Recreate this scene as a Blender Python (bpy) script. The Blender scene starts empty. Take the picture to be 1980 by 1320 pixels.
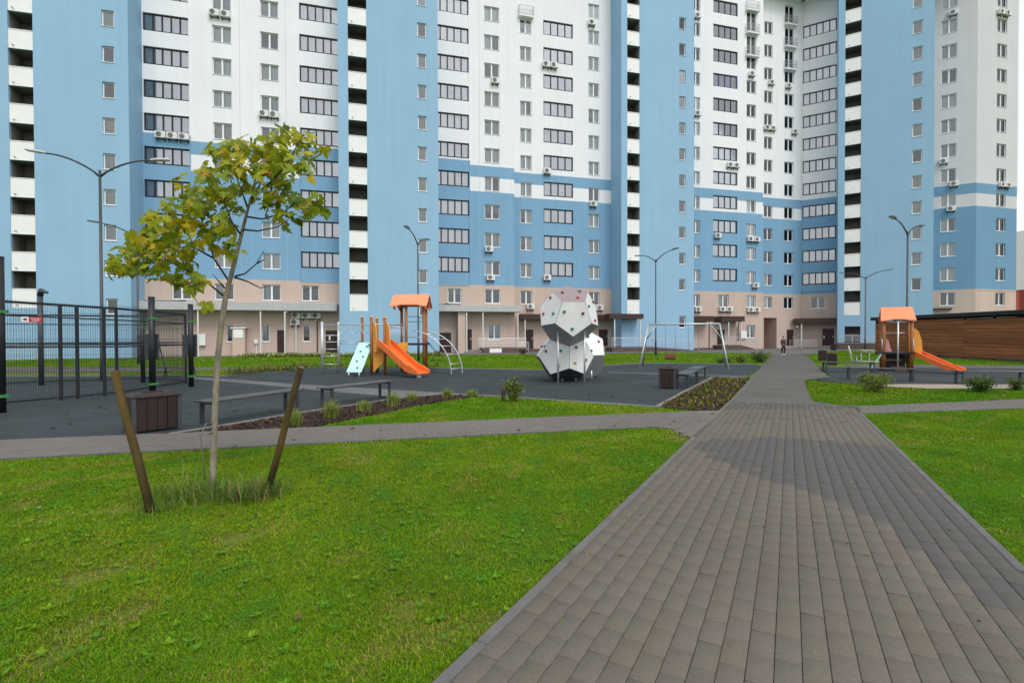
import bpy, bmesh, math, random
import numpy as np
from mathutils import Vector, Matrix
R_ = math.radians
rnd = random.Random(7)
rng = np.random.default_rng(11)
scene = bpy.context.scene
col = scene.collection

# ------------------------------------------------------------------ camera
cam_d = bpy.data.cameras.new('camera')
cam = bpy.data.objects.new('camera', cam_d); col.objects.link(cam); scene.camera = cam
cam_d.sensor_width = 36.0; cam_d.lens = 36.0 * 980 / 1980; cam_d.clip_start = 0.05; cam_d.clip_end = 3000
_p = math.atan(12 / 980.0); _r = 0.0032
_f = Vector((0, math.cos(_p), -math.sin(_p))); _x = Vector((1, 0, 0)); _u = Vector((0, math.sin(_p), math.cos(_p)))
_ex = _x * math.cos(_r) - _u * math.sin(_r); _eu = _u * math.cos(_r) + _x * math.sin(_r)
mw = Matrix((( _ex.x, _eu.x, -_f.x, 0), (_ex.y, _eu.y, -_f.y, 0), (_ex.z, _eu.z, -_f.z, 1.70), (0, 0, 0, 1)))
cam.matrix_world = mw

# ------------------------------------------------------------------ world: overcast daylight
SUN_EL, SUN_AZ = R_(52), R_(150)          # azimuth clockwise from +Y: behind the camera, to the right
world = bpy.data.worlds.new('World'); scene.world = world; world.use_nodes = True
wn = world.node_tree.nodes; wl = world.node_tree.links
for n in list(wn): wn.remove(n)
wo = wn.new('ShaderNodeOutputWorld'); bg = wn.new('ShaderNodeBackground'); sky = wn.new('ShaderNodeTexSky')
sky.sky_type = 'NISHITA'; sky.sun_disc = False; sky.sun_elevation = SUN_EL; sky.sun_rotation = SUN_AZ
sky.air_density = 1.0; sky.dust_density = 4.0; sky.ozone_density = 1.0
hs = wn.new('ShaderNodeHueSaturation'); hs.inputs['Saturation'].default_value = 0.16
mixw = wn.new('ShaderNodeMixRGB'); mixw.inputs[0].default_value = 0.62
mixw.inputs[2].default_value = (8.6, 9.0, 9.5, 1)      # the even cloud deck
wl.new(sky.outputs[0], hs.inputs['Color']); wl.new(hs.outputs[0], mixw.inputs[1]); wl.new(mixw.outputs[0], bg.inputs[0])
bg.inputs[1].default_value = 0.115; wl.new(bg.outputs[0], wo.inputs[0])
sun_d = bpy.data.lights.new('sun', 'SUN'); sun_d.energy = 1.1; sun_d.angle = R_(24); sun_d.color = (1, .97, .92)
sun = bpy.data.objects.new('sun', sun_d); col.objects.link(sun)
_sd = Vector((math.sin(SUN_AZ) * math.cos(SUN_EL), math.cos(SUN_AZ) * math.cos(SUN_EL), math.sin(SUN_EL)))
sun.rotation_euler = (-_sd).to_track_quat('-Z', 'Y').to_euler(); sun.location = (0, 0, 60)
vs = scene.view_settings; vs.view_transform = 'Standard'; vs.look = 'None'; vs.exposure = 0.38; vs.gamma = 1.0; vs.use_curve_mapping = False
scene.cycles.use_denoising = True
scene.cycles.max_bounces = 6; scene.cycles.transparent_max_bounces = 10
scene.cycles.caustics_reflective = False; scene.cycles.caustics_refractive = False
scene.cycles.sample_clamp_indirect = 6

# ------------------------------------------------------------------ terrain height: the lawn falls gently away from the camera
def gz(y):
    t = 15 - y
    return .02 * (t + math.sqrt(t * t + 4)) / 2
def gza(y):
    t = 15 - y
    return .02 * (t + np.sqrt(t * t + 4)) / 2

# ------------------------------------------------------------------ materials
MATS = {}
def mat(name, rgb, rough=.65, var=.12, scale=4.0, bump=0.0, bscale=60, metal=0.0, spec=.4, detail=4, rgb2=None, stretch=None):
    if name in MATS: return MATS[name]
    m = bpy.data.materials.new(name); m.use_nodes = True; nt = m.node_tree; N = nt.nodes; L = nt.links
    b = N['Principled BSDF']; b.inputs['Roughness'].default_value = rough; b.inputs['Metallic'].default_value = metal
    b.inputs['Specular IOR Level'].default_value = spec
    geo = N.new('ShaderNodeNewGeometry'); src = geo.outputs['Position']
    if stretch:
        mp = N.new('ShaderNodeMapping'); mp.inputs['Scale'].default_value = stretch; L.new(src, mp.inputs[0]); src = mp.outputs[0]
    nz = N.new('ShaderNodeTexNoise'); nz.inputs['Scale'].default_value = scale; nz.inputs['Detail'].default_value = detail
    L.new(src, nz.inputs['Vector'])
    mr = N.new('ShaderNodeMapRange'); mr.inputs[1].default_value = .3; mr.inputs[2].default_value = .7
    L.new(nz.outputs['Fac'], mr.inputs[0])
    mx = N.new('ShaderNodeMixRGB')
    c2 = rgb2 or tuple(min(1, c * (1 + var)) for c in rgb); c1 = tuple(c * (1 - var) for c in rgb)
    mx.inputs[1].default_value = (*c1, 1); mx.inputs[2].default_value = (*c2, 1)
    L.new(mr.outputs[0], mx.inputs[0]); L.new(mx.outputs[0], b.inputs['Base Color'])
    if bump:
        n2 = N.new('ShaderNodeTexNoise'); n2.inputs['Scale'].default_value = bscale; n2.inputs['Detail'].default_value = 3
        L.new(src, n2.inputs['Vector'])
        bp = N.new('ShaderNodeBump'); bp.inputs['Strength'].default_value = bump; bp.inputs['Distance'].default_value = .02
        L.new(n2.outputs['Fac'], bp.inputs['Height']); L.new(bp.outputs[0], b.inputs['Normal'])
    MATS[name] = m; return m
def mat_attr(name, rough=.7, spec=.25, transl=0.0, nscale=30, namt=.25, bump=0.0, bscale=300):
    m = bpy.data.materials.new(name); m.use_nodes = True; nt = m.node_tree; N = nt.nodes; L = nt.links
    b = N['Principled BSDF']; b.inputs['Roughness'].default_value = rough; b.inputs['Specular IOR Level'].default_value = spec
    at = N.new('ShaderNodeAttribute'); at.attribute_name = 'Col'
    geo = N.new('ShaderNodeNewGeometry'); nz = N.new('ShaderNodeTexNoise'); nz.inputs['Scale'].default_value = nscale; nz.inputs['Detail'].default_value = 5
    L.new(geo.outputs['Position'], nz.inputs['Vector'])
    mr = N.new('ShaderNodeMapRange'); mr.inputs[1].default_value = .3; mr.inputs[2].default_value = .7
    mr.inputs[3].default_value = 1 - namt; mr.inputs[4].default_value = 1 + namt; L.new(nz.outputs['Fac'], mr.inputs[0])
    mu = N.new('ShaderNodeVectorMath'); mu.operation = 'SCALE'; L.new(at.outputs['Color'], mu.inputs[0]); L.new(mr.outputs[0], mu.inputs['Scale'])
    L.new(mu.outputs[0], b.inputs['Base Color'])
    if bump:
        n2 = N.new('ShaderNodeTexNoise'); n2.inputs['Scale'].default_value = bscale; L.new(geo.outputs['Position'], n2.inputs['Vector'])
        bp = N.new('ShaderNodeBump'); bp.inputs['Strength'].default_value = bump; bp.inputs['Distance'].default_value = .01
        L.new(n2.outputs['Fac'], bp.inputs['Height']); L.new(bp.outputs[0], b.inputs['Normal'])
    if transl:
        tr = N.new('ShaderNodeBsdfTranslucent'); L.new(mu.outputs[0], tr.inputs['Color'])
        ms = N.new('ShaderNodeMixShader'); ms.inputs[0].default_value = transl
        L.new(b.outputs[0], ms.inputs[1]); L.new(tr.outputs[0], ms.inputs[2]); L.new(ms.outputs[0], N['Material Output'].inputs['Surface'])
    MATS[name] = m; return m
def mat_glass(name, tint, base):
    m = bpy.data.materials.new(name); m.use_nodes = True; nt = m.node_tree; N = nt.nodes; L = nt.links
    N.remove(N['Principled BSDF'])
    tr = N.new('ShaderNodeBsdfTransparent'); tr.inputs[0].default_value = (*tint, 1)
    gl = N.new('ShaderNodeBsdfGlossy'); gl.inputs['Roughness'].default_value = .03; gl.inputs['Color'].default_value = (.95, .97, 1, 1)
    fr = N.new('ShaderNodeFresnel'); fr.inputs[0].default_value = 1.5
    ad = N.new('ShaderNodeMath'); ad.operation = 'ADD'; ad.inputs[1].default_value = base; ad.use_clamp = True
    L.new(fr.outputs[0], ad.inputs[0])
    ms = N.new('ShaderNodeMixShader'); L.new(ad.outputs[0], ms.inputs[0]); L.new(tr.outputs[0], ms.inputs[1]); L.new(gl.outputs[0], ms.inputs[2])
    L.new(ms.outputs[0], N['Material Output'].inputs['Surface']); MATS[name] = m; return m
def mat_wall(name, rgb, var=.04):
    """painted render: faint blotches, faint vertical rain streaks, panel-joint grain"""
    m = bpy.data.materials.new(name); m.use_nodes = True; nt = m.node_tree; N = nt.nodes; L = nt.links
    b = N['Principled BSDF']; b.inputs['Roughness'].default_value = .85; b.inputs['Specular IOR Level'].default_value = .2
    geo = N.new('ShaderNodeNewGeometry')
    n1_ = N.new('ShaderNodeTexNoise'); n1_.inputs['Scale'].default_value = .35; n1_.inputs['Detail'].default_value = 6; L.new(geo.outputs['Position'], n1_.inputs['Vector'])
    mp = N.new('ShaderNodeMapping'); mp.inputs['Scale'].default_value = (2.2, 2.2, .09); L.new(geo.outputs['Position'], mp.inputs[0])
    n2_ = N.new('ShaderNodeTexNoise'); n2_.inputs['Scale'].default_value = 1.0; n2_.inputs['Detail'].default_value = 5; L.new(mp.outputs[0], n2_.inputs['Vector'])
    ad = N.new('ShaderNodeMath'); ad.operation = 'ADD'; L.new(n1_.outputs['Fac'], ad.inputs[0]); L.new(n2_.outputs['Fac'], ad.inputs[1])
    mr = N.new('ShaderNodeMapRange'); mr.inputs[1].default_value = .7; mr.inputs[2].default_value = 1.3
    mr.inputs[3].default_value = 1 - var * 1.6; mr.inputs[4].default_value = 1 + var; L.new(ad.outputs[0], mr.inputs[0])
    mu = N.new('ShaderNodeVectorMath'); mu.operation = 'SCALE'; mu.inputs[0].default_value = rgb; L.new(mr.outputs[0], mu.inputs['Scale'])
    L.new(mu.outputs[0], b.inputs['Base Color'])
    n3 = N.new('ShaderNodeTexNoise'); n3.inputs['Scale'].default_value = 40; L.new(geo.outputs['Position'], n3.inputs['Vector'])
    bp = N.new('ShaderNodeBump'); bp.inputs['Strength'].default_value = .15; bp.inputs['Distance'].default_value = .01
    L.new(n3.outputs['Fac'], bp.inputs['Height']); L.new(bp.outputs[0], b.inputs['Normal'])
    MATS[name] = m; return m
def mat_brick(name, c1, c2, mortar, sx, sy, rot=0.0, rough=.85):
    m = bpy.data.materials.new(name); m.use_nodes = True; nt = m.node_tree; N = nt.nodes; L = nt.links
    b = N['Principled BSDF']; b.inputs['Roughness'].default_value = rough; b.inputs['Specular IOR Level'].default_value = .25
    geo = N.new('ShaderNodeNewGeometry'); mp = N.new('ShaderNodeMapping'); mp.inputs['Rotation'].default_value = (0, 0, rot)
    L.new(geo.outputs['Position'], mp.inputs[0])
    br = N.new('ShaderNodeTexBrick'); br.inputs['Color1'].default_value = (*c1, 1); br.inputs['Color2'].default_value = (*c2, 1); br.inputs['Mortar'].default_value = (*mortar, 1)
    br.inputs['Scale'].default_value = 1; br.inputs['Brick Width'].default_value = sx; br.inputs['Row Height'].default_value = sy; br.inputs['Mortar Size'].default_value = .004
    L.new(mp.outputs[0], br.inputs[0])
    nz = N.new('ShaderNodeTexNoise'); nz.inputs['Scale'].default_value = .6; nz.inputs['Detail'].default_value = 6; L.new(geo.outputs['Position'], nz.inputs['Vector'])
    mr = N.new('ShaderNodeMapRange'); mr.inputs[1].default_value = .3; mr.inputs[2].default_value = .7; mr.inputs[3].default_value = .82; mr.inputs[4].default_value = 1.15
    L.new(nz.outputs['Fac'], mr.inputs[0])
    mu = N.new('ShaderNodeVectorMath'); mu.operation = 'SCALE'; L.new(br.outputs[0], mu.inputs[0]); L.new(mr.outputs[0], mu.inputs['Scale'])
    L.new(mu.outputs[0], b.inputs['Base Color']); MATS[name] = m; return m

BLUE_T = mat_wall('blue_render_light', (.290, .475, .645), .03); BLUE_R = mat_wall('blue_render', (.208, .382, .560), .035)
WHITE_W = mat_wall('white_render', (.82, .83, .86), .03); PINK = mat_wall('beige_pink_render', (.56, .44, .375), .05)
BLUE_D = mat_wall('blue_render_deep', (.16, .31, .46)); RED_W = mat_wall('red_render', (.30, .07, .05)); GREY_W = mat_wall('pale_grey_dimmed_render', (.60, .60, .62), .03)  # grey coat of the right wing: partly corner darkening put into the colour
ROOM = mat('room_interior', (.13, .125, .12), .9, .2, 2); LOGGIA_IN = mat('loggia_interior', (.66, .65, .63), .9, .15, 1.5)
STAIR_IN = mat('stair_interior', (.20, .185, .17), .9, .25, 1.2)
PVC = mat('white_pvc', (.82, .83, .84), .35, .03); ALU_D = mat('dark_aluminium', (.012, .015, .022), .4, .2, 9)
ALU_B = mat('blue_aluminium', (.03, .045, .22), .4, .2, 9)
GLASS = mat_glass('window_glass', (.9, .93, .93), .03); GLASS_T = mat_glass('loggia_glass', (.92, .94, .95), .18)
CURT = [mat('curtain_white', (.82, .82, .80), .9, .06, 1.2, stretch=(3, 3, .15)), mat('curtain_grey', (.52, .52, .53), .9, .08, 1.2, stretch=(3, 3, .15)),
        mat('curtain_cream', (.60, .54, .45), .9, .06, 1.2, stretch=(3, 3, .15)), mat('blind_slate', (.24, .25, .27), .9, .15, 6), mat('curtain_aqua', (.42, .52, .52), .9, .08, 1.2, stretch=(3, 3, .15))]
PARAPET = mat('white_parapet', (.83, .83, .82), .6, .03, 2); STEEL_G = mat('grey_painted_metal', (.44, .45, .46), .45, .08, 3)
STEEL_W = mat('white_painted_metal', (.66, .66, .64), .45, .06, 6); BROWN_M = mat('brown_sheet_metal', (.05, .026, .022), .4, .2, 4)
DOOR_B = mat('brown_door', (.035, .02, .018), .45, .25, 3); STONE_B = mat('brown_stone_cladding', (.105, .07, .06), .7, .3, 7, .4, 30)
CONC = mat('concrete', (.20, .19, .18), .9, .14, 3, .3, 90); CONC_D = mat('kerb_concrete', (.125, .118, .115), .9, .16, 5, .3, 120)
AC_W = mat('ac_white', (.72, .72, .70), .5, .06, 5); BLACK_M = mat('black_metal', (.012, .013, .015), .42, .3, 8)
DARK_M = mat('graphite_metal', (.055, .062, .068), .42, .2, 8, metal=.2); GALV = mat('galvanised_steel', (.56, .58, .60), .35, .1, 10, metal=.5)
FENCE_M = mat('black_fence_steel', (.016, .020, .025), .55, .25, 8); GREEN_B = mat('green_clamp', (.05, .20, .055), .5, .1, 8); BROWN_S = mat('brown_slat', (.026, .013, .011), .55, .28, 3, .2, 40, stretch=(1, 1, .25))
SEAT_M = mat('dark_seat_board', (.06, .06, .06), .38, .3, 5, .15, 60); SEAT_W = mat('brown_seat_board', (.16, .085, .05), .4, .25, 6, .15, 60)
WOODP = mat('brown_timber_post', (.30, .115, .035), .5, .22, 9, .15, 60, stretch=(1, 1, .15)); ORANGE = mat('orange_plastic', (.80, .17, .035), .32, .06, 3)
ORANGE_L = mat('orange_roof_panel', (.83, .28, .13), .4, .05, 3); YEL = mat('amber_panel', (.78, .34, .045), .42, .06, 3); MINT = mat('mint_panel', (.50, .78, .74), .45, .05, 3)
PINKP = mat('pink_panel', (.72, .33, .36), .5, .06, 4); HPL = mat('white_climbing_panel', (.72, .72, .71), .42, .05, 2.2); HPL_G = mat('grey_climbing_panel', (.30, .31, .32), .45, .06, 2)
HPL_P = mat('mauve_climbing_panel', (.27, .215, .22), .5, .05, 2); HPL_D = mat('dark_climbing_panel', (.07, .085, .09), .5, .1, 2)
HOLD = {k: mat('hold_' + k, c, .5, .15, 20) for k, c in dict(red=(.45, .02, .04), yellow=(.55, .38, .02), green=(.02, .22, .12), blue=(.03, .06, .28), grey=(.08, .08, .085), maroon=(.2, .04, .05)).items()}
RUBBER = mat('rubber_tiles', (.031, .040, .044), .8, .24, .7, .35, 400, spec=.3, detail=9); RUBBER2 = mat('rubber_tiles_far', (.030, .038, .042), .8, .24, .7, .35, 400, spec=.3, detail=9)
STRIPG = mat_brick('grey_paving_strip', (.13, .128, .126), (.155, .15, .147), (.1, .1, .1), .2, .1, R_(-60))
PAVE_T = mat_brick('concrete_block_paving', (.104, .096, .088), (.114, .104, .094), (.08, .074, .068), .1078, .216, R_(28.7))
ASPH = mat('asphalt_apron', (.135, .127, .122), .9, .16, 1.5, .3, 200); SAND = mat('joint_sand', (.085, .074, .060), .95, .3, 30)
SOIL = mat('lawn_soil', (.085, .125, .010), .95, .35, 1.1, .5, 70, rgb2=(.13, .20, .010), detail=10)
MULCH_B = mat('mulch_bed', (.035, .02, .015), .95, .4, 25, .6, 60); SANDG = mat('sand_strip', (.30, .25, .20), .95, .15, 2, .2, 100)
BARK = mat('maple_bark', (.235, .205, .15), .85, .3, 22, .5, 70, stretch=(1, 1, .5)); TWIG = mat('twig_bark', (.055, .042, .034), .85, .3, 30)
STAKE = mat('stake_wood', (.040, .028, .006), .9, .4, 9, .8, 60, rgb2=(.105, .068, .014), stretch=(1, 1, .10)); STAKE_E = mat('stake_end_grain', (.15, .09, .04), .9, .3, 40)
TWINE = mat('jute_twine', (.16, .14, .11), .9, .3, 60); TIMBERS = [mat('stained_timber_%d' % i, tuple(c * k for c in (.40, .150, .062)), .6, .22, 1.5, .2, 30, stretch=(.5, .5, 6)) for i, k in enumerate((.8, 1.0, 1.2, .92))]; TIMBER = TIMBERS[0]; ROOF_D = mat('black_roof_sheet', (.016, .017, .019), .5, .2, 3)
SIGN_W = mat('sign_white', (.8, .8, .8), .5, .02); SIGN_R = mat('sign_red', (.55, .03, .06), .5, .05); SIGN_K = mat('sign_black', (.01, .01, .01), .5, .1)
ROPE = mat('dark_chain', (.09, .10, .11), .5, .2, 40); LAMPG = mat('lamp_diffuser', (.75, .76, .76), .3, .03)
PAVM = mat_attr('paver_concrete', .86, .22, 0, 60, .10, .25, 260); GRASSM = mat_attr('grass_blades', .7, .10, .36, 1.6, .14); CHIPM = mat_attr('bark_chips', .9, .2, 0, 30, .3); LEAFM = mat_attr('leaf_green', .5, .3, .42, 18, .16)

# ------------------------------------------------------------------ mesh helpers
class MB:
    def __init__(s): s.v = []; s.f = []; s.m = []
    def add(s, vs, fs, mi=0):
        o = len(s.v); s.v.extend(vs); s.f.extend([tuple(i + o for i in f) for f in fs]); s.m.extend([mi] * len(fs)); return s
    def box(s, x0, x1, y0, y1, z0, z1, mi=0):
        return s.add([(x0, y0, z0), (x1, y0, z0), (x1, y1, z0), (x0, y1, z0), (x0, y0, z1), (x1, y0, z1), (x1, y1, z1), (x0, y1, z1)],
                     [(3, 2, 1, 0), (4, 5, 6, 7), (0, 1, 5, 4), (1, 2, 6, 5), (2, 3, 7, 6), (3, 0, 4, 7)], mi)
    def obox(s, c, ax, ay, az, mi=0):
        c, ax, ay, az = map(Vector, (c, ax, ay, az))
        vs = [c + ax * i + ay * j + az * k for k in (-1, 1) for i, j in ((-1, -1), (1, -1), (1, 1), (-1, 1))]
        return s.add([tuple(v) for v in vs], [(3, 2, 1, 0), (4, 5, 6, 7), (0, 1, 5, 4), (1, 2, 6, 5), (2, 3, 7, 6), (3, 0, 4, 7)], mi)
    def bar(s, a, b, w, h=None, mi=0, up=(0, 0, 1)):
        a, b = Vector(a), Vector(b); d = b - a; L = d.length; d = d / L; h = h or w
        x = d.cross(Vector(up))
        if x.length < 1e-4: x = d.cross(Vector((1, 0, 0)))
        x.normalize(); y = x.cross(d)
        return s.obox((a + b) / 2, d * L / 2, x * w / 2, y * h / 2, mi)
    def tube(s, pts, r, n=8, mi=0, cap=True):
        pts = [Vector(p) for p in pts]; rs = r if isinstance(r, (list, tuple)) else [r] * len(pts); vs = []; fs = []; prev = None
        for i, p in enumerate(pts):
            d = (pts[min(i + 1, len(pts) - 1)] - pts[max(i - 1, 0)]).normalized()
            x = d.cross(Vector((0, 0, 1))) if prev is None else prev - d * prev.dot(d)
            if x.length < 1e-3: x = d.cross(Vector((0, 1, 0)))
            x.normalize(); prev = x; y = d.cross(x)
            for k in range(n):
                a = 2 * math.pi * k / n; vs.append(tuple(p + (x * math.cos(a) + y * math.sin(a)) * rs[i]))
        for i in range(len(pts) - 1):
            for k in range(n): fs.append((i * n + k, i * n + (k + 1) % n, (i + 1) * n + (k + 1) % n, (i + 1) * n + k))
        if cap: fs.append(tuple(range(n - 1, -1, -1))); fs.append(tuple(range((len(pts) - 1) * n, len(pts) * n)))
        return s.add(vs, fs, mi)
    def prism(s, poly, z0, z1, mi=0):
        n = len(poly); vs = [(p[0], p[1], z0) for p in poly] + [(p[0], p[1], z1) for p in poly]
        fs = [tuple(range(n - 1, -1, -1)), tuple(range(n, 2 * n))] + [(i, (i + 1) % n, n + (i + 1) % n, n + i) for i in range(n)]
        return s.add(vs, fs, mi)
    def extrude(s, pts, vec, mi=0):
        """solid from a planar 3-D outline and an offset"""
        v = Vector(vec); n = len(pts); vs = [tuple(p) for p in pts] + [tuple(Vector(p) + v) for p in pts]
        fs = [tuple(range(n - 1, -1, -1)), tuple(range(n, 2 * n))] + [(i, (i + 1) % n, n + (i + 1) % n, n + i) for i in range(n)]
        return s.add(vs, fs, mi)
    def build(s, name, mats, parent=None, smooth=False, origin=None, bevel=0.0):
        me = bpy.data.meshes.new(name)
        o = origin if origin is not None else (LOC.get(parent.name, (0, 0, 0)) if parent is not None else (0, 0, 0))
        me.from_pydata([(v[0] - o[0], v[1] - o[1], v[2] - o[2]) for v in s.v], [], s.f)
        mats = mats if isinstance(mats, (list, tuple)) else [mats]
        for m in mats: me.materials.append(m)
        if len(mats) > 1: me.polygons.foreach_set('material_index', s.m)
        if smooth: me.polygons.foreach_set('use_smooth', [True] * len(me.polygons))
        bm = bmesh.new(); bm.from_mesh(me); bmesh.ops.recalc_face_normals(bm, faces=bm.faces)
        if bevel:
            es = [e for e in bm.edges if len(e.link_faces) == 2 and e.calc_face_angle(0) > .6]
            bmesh.ops.bevel(bm, geom=es, offset=bevel, segments=1, affect='EDGES', clamp_overlap=True)
        bm.to_mesh(me); bm.free(); me.update()
        ob = bpy.data.objects.new(name, me); col.objects.link(ob)
        if parent is not None:
            ob.parent = parent
        elif origin is not None:
            ob.location = origin
        return ob
LOC = {}
def tag(o, label=None, cat=None, group=None, kind=None):
    if label: o['label'] = label
    if cat: o['category'] = cat
    if group: o['group'] = group
    if kind: o['kind'] = kind
    return o
def thing(name, loc, label=None, cat=None, group=None):
    o = bpy.data.objects.new(name, None); col.objects.link(o); o.location = loc; LOC[o.name] = tuple(loc); o.empty_display_size = .2
    return tag(o, label, cat, group)
def inst(name, me, parent, loc=(0, 0, 0), rz=0.0, rot=None):
    o = bpy.data.objects.new(name, me); col.objects.link(o); o.parent = parent; o.location = loc
    o.rotation_euler = rot if rot else (0, 0, rz); return o
CH = {}
def copy_tree(o, parent=None):
    c = o.copy(); col.objects.link(c); c.parent = parent
    for ch in CH[o.name]:
        d = ch.copy(); col.objects.link(d); d.parent = c
        for g in CH.get(ch.name, []):
            e = g.copy(); col.objects.link(e); e.parent = d
    return c
def snap(root):
    """remember children so that copies need no scene update"""
    kids = [o for o in bpy.data.objects if o.parent is not None]
    CH[root.name] = [o for o in kids if o.parent == root]
    for k in CH[root.name]: CH[k.name] = [o for o in kids if o.parent == k]
def place(proto, spots, used=[]):
    snap(proto)
    out = []
    for i, (loc, rz, label) in enumerate(spots):
        o = proto if i == 0 else copy_tree(proto)
        o.location = loc; o.rotation_euler = (0, 0, rz); o['label'] = label; out.append(o)
    return out
def npmesh(name, verts, faces, mat_, cols=None, smooth=False, nv=None):
    """verts (n,3), faces (m,k) fixed k; cols per vertex (n,3)"""
    me = bpy.data.meshes.new(name); n = len(verts); m, k = faces.shape
    me.vertices.add(n); me.vertices.foreach_set('co', np.asarray(verts, np.float32).ravel())
    me.loops.add(m * k); me.loops.foreach_set('vertex_index', np.asarray(faces, np.int32).ravel())
    me.polygons.add(m); me.polygons.foreach_set('loop_start', np.arange(0, m * k, k, dtype=np.int32))
    me.polygons.foreach_set('loop_total', np.full(m, k, np.int32))
    me.materials.append(mat_)
    if cols is not None:
        a = me.attributes.new('Col', 'FLOAT_COLOR', 'POINT'); c = np.ones((n, 4), np.float32); c[:, :3] = cols; a.data.foreach_set('color', c.ravel())
    me.update(calc_edges=True)
    return me
def link(name, me, parent=None):
    o = bpy.data.objects.new(name, me); col.objects.link(o)
    if parent: o.parent = parent
    return o
def inpoly(x, y, poly):
    x = np.asarray(x); y = np.asarray(y); r = np.zeros(x.shape, bool); n = len(poly)
    for i in range(n):
        x0, y0 = poly[i]; x1, y1 = poly[(i + 1) % n]
        c = ((y0 > y) != (y1 > y)); xi = (x1 - x0) * (y - y0) / ((y1 - y0) or 1e-9) + x0
        r ^= c & (x < xi)
    return r
_ph = rng.uniform(0, 6.28, (3, 14)); _fr = rng.normal(0, 1, (14, 2))
def vnoise(x, y, s, k=0):
    v = 0
    for i in range(14): v = v + np.sin((_fr[i, 0] * x + _fr[i, 1] * y) * s * (1 + .25 * i) + _ph[k, i]) / (1 + .12 * i)
    return v / 4.0

# ================================================================== SETTING: ground, paths, rubber, kerbs
def sheet(name, poly, h, m, step=1.0, parent=None, kind='structure'):
    bm = bmesh.new(); bm.faces.new([bm.verts.new((x, y, 0)) for x, y in poly])
    ys = [p[1] for p in poly]; y = math.floor(min(ys)) + step
    while y < min(max(ys), 26):
        bmesh.ops.bisect_plane(bm, geom=bm.verts[:] + bm.edges[:] + bm.faces[:], plane_co=(0, y, 0), plane_no=(0, 1, 0)); y += step
    bmesh.ops.triangulate(bm, faces=bm.faces)
    for v in bm.verts: v.co.z = gz(v.co.y) + h
    bmesh.ops.recalc_face_normals(bm, faces=bm.faces)
    if sum(f.normal.z for f in bm.faces) < 0: bmesh.ops.reverse_faces(bm, faces=bm.faces)
    me = bpy.data.meshes.new(name); bm.to_mesh(me); bm.free(); me.materials.append(m)
    o = link(name, me, parent)
    if kind: o['kind'] = kind
    return o
def kerb(name, pts, w, h0, h1, m=CONC_D, block=1.0, gap=.004, parent=None):
    mb = MB()
    for (x0, y0), (x1, y1) in zip(pts[:-1], pts[1:]):
        L = math.hypot(x1 - x0, y1 - y0); n = max(1, round(L / block)); dx, dy = (x1 - x0) / L, (y1 - y0) / L
        for i in range(n):
            a, b = L * i / n + gap / 2, L * (i + 1) / n - gap / 2; c = (a + b) / 2; cx, cy = x0 + dx * c, y0 + dy * c
            za, zb = gz(y0 + dy * a), gz(y0 + dy * b); zc = (za + zb) / 2
            mb.obox((cx, cy, zc + (h0 + h1) / 2), ((b - a) / 2 * dx, (b - a) / 2 * dy, (zb - za) / 2), (-dy * w / 2, dx * w / 2, 0), (0, 0, (h1 - h0) / 2))
    o = mb.build(name, m, parent, bevel=.006); o['kind'] = 'structure'; return o
# one terrain sheet to the horizon
gm = MB(); ys_ = [-300, -40, -10] + [i * .5 for i in range(-10, 60)] + [32, 36, 45, 80, 200, 900]
for i in range(len(ys_) - 1):
    y0, y1 = ys_[i], ys_[i + 1]; z0, z1 = gz(max(y0, -10)) - .036, gz(max(y1, -10)) - .036
    gm.add([(-900, y0, z0), (900, y0, z0), (900, y1, z1), (-900, y1, z1)], [(0, 1, 2, 3)])
gnd = gm.build('ground', SOIL); gnd['kind'] = 'structure'

PA = R_(28.7); EX, EY = math.sin(PA), math.cos(PA)
def pq(t, q): return (EX * t + EY * q, EY * t - EX * q)
def xlo(x): return 8.10 + .265 * x
def xup(x): return 9.60 + .265 * x
RUB = [(-30, 1.65), (-7.64, xup(-7.64) + .02), (-5.64, 8.10), (-5.34, 8.24), (-5.15, 8.84), (-4.58, 10.42), (-3.63, 12.23), (-2.93, 13.63), (-2.07, 14.42), (-.73, 14.1), (.54, 13.27), (1.77, 12.41), (2.88, 11.74), (3.27, 11.53), (5.03, 14.94), (7.94, 20.2), (9.36, 20.14), (13.55, 27.46), (13.88, 28.93), (10.89, 29.63), (7.75, 30.36), (5.5, 28.38), (1.49, 24.38), (1.01, 24.77), (-3.75, 26.17), (-10.56, 26.51), (-11.15, 24.25), (-12.31, 21.52), (-14.5, 22.17), (-17.54, 21.73), (-30, 21.6)]
sheet('playground_surface', RUB, -.006, RUBBER)
RUBR = [(11.3, 18.9), (12.82, 20.3), (15.9, 26.4), (18.0, 26.0), (24, 24.8), (30, 22.6), (30, 17), (16.0, 15.55), (12.8, 15.6), (11.8, 16.3), (11.7, 17.3)]
sheet('playground_surface_right', RUBR, -.006, RUBBER2)
sheet('sand_strip', [(11.85, 17.2), (11.95, 16.4), (12.9, 15.66), (16, 15.62), (26, 16.4), (26, 17.6), (15.4, 17.0)], -.001, SANDG)
sheet('grey_paving_strip', [(-14.1, 21.5), (-10.14, 19.45), (-7.68, 17.9), (-3.37, 15.66), (-1.2, 14.5), (-2.05, 14.36), (-2.95, 13.65), (-5.41, 15.3), (-7.4, 16.75), (-9.76, 18.36), (-13.4, 20.7)], -.002, STRIPG)
sheet('paving_line', [(4.4, 23.3), (6.4, 22.3), (8.35, 21.35), (9.75, 20.85), (9.6, 20.6), (8.25, 21.0), (6.3, 21.95), (4.3, 22.95)], -.002, STRIPG)
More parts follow.
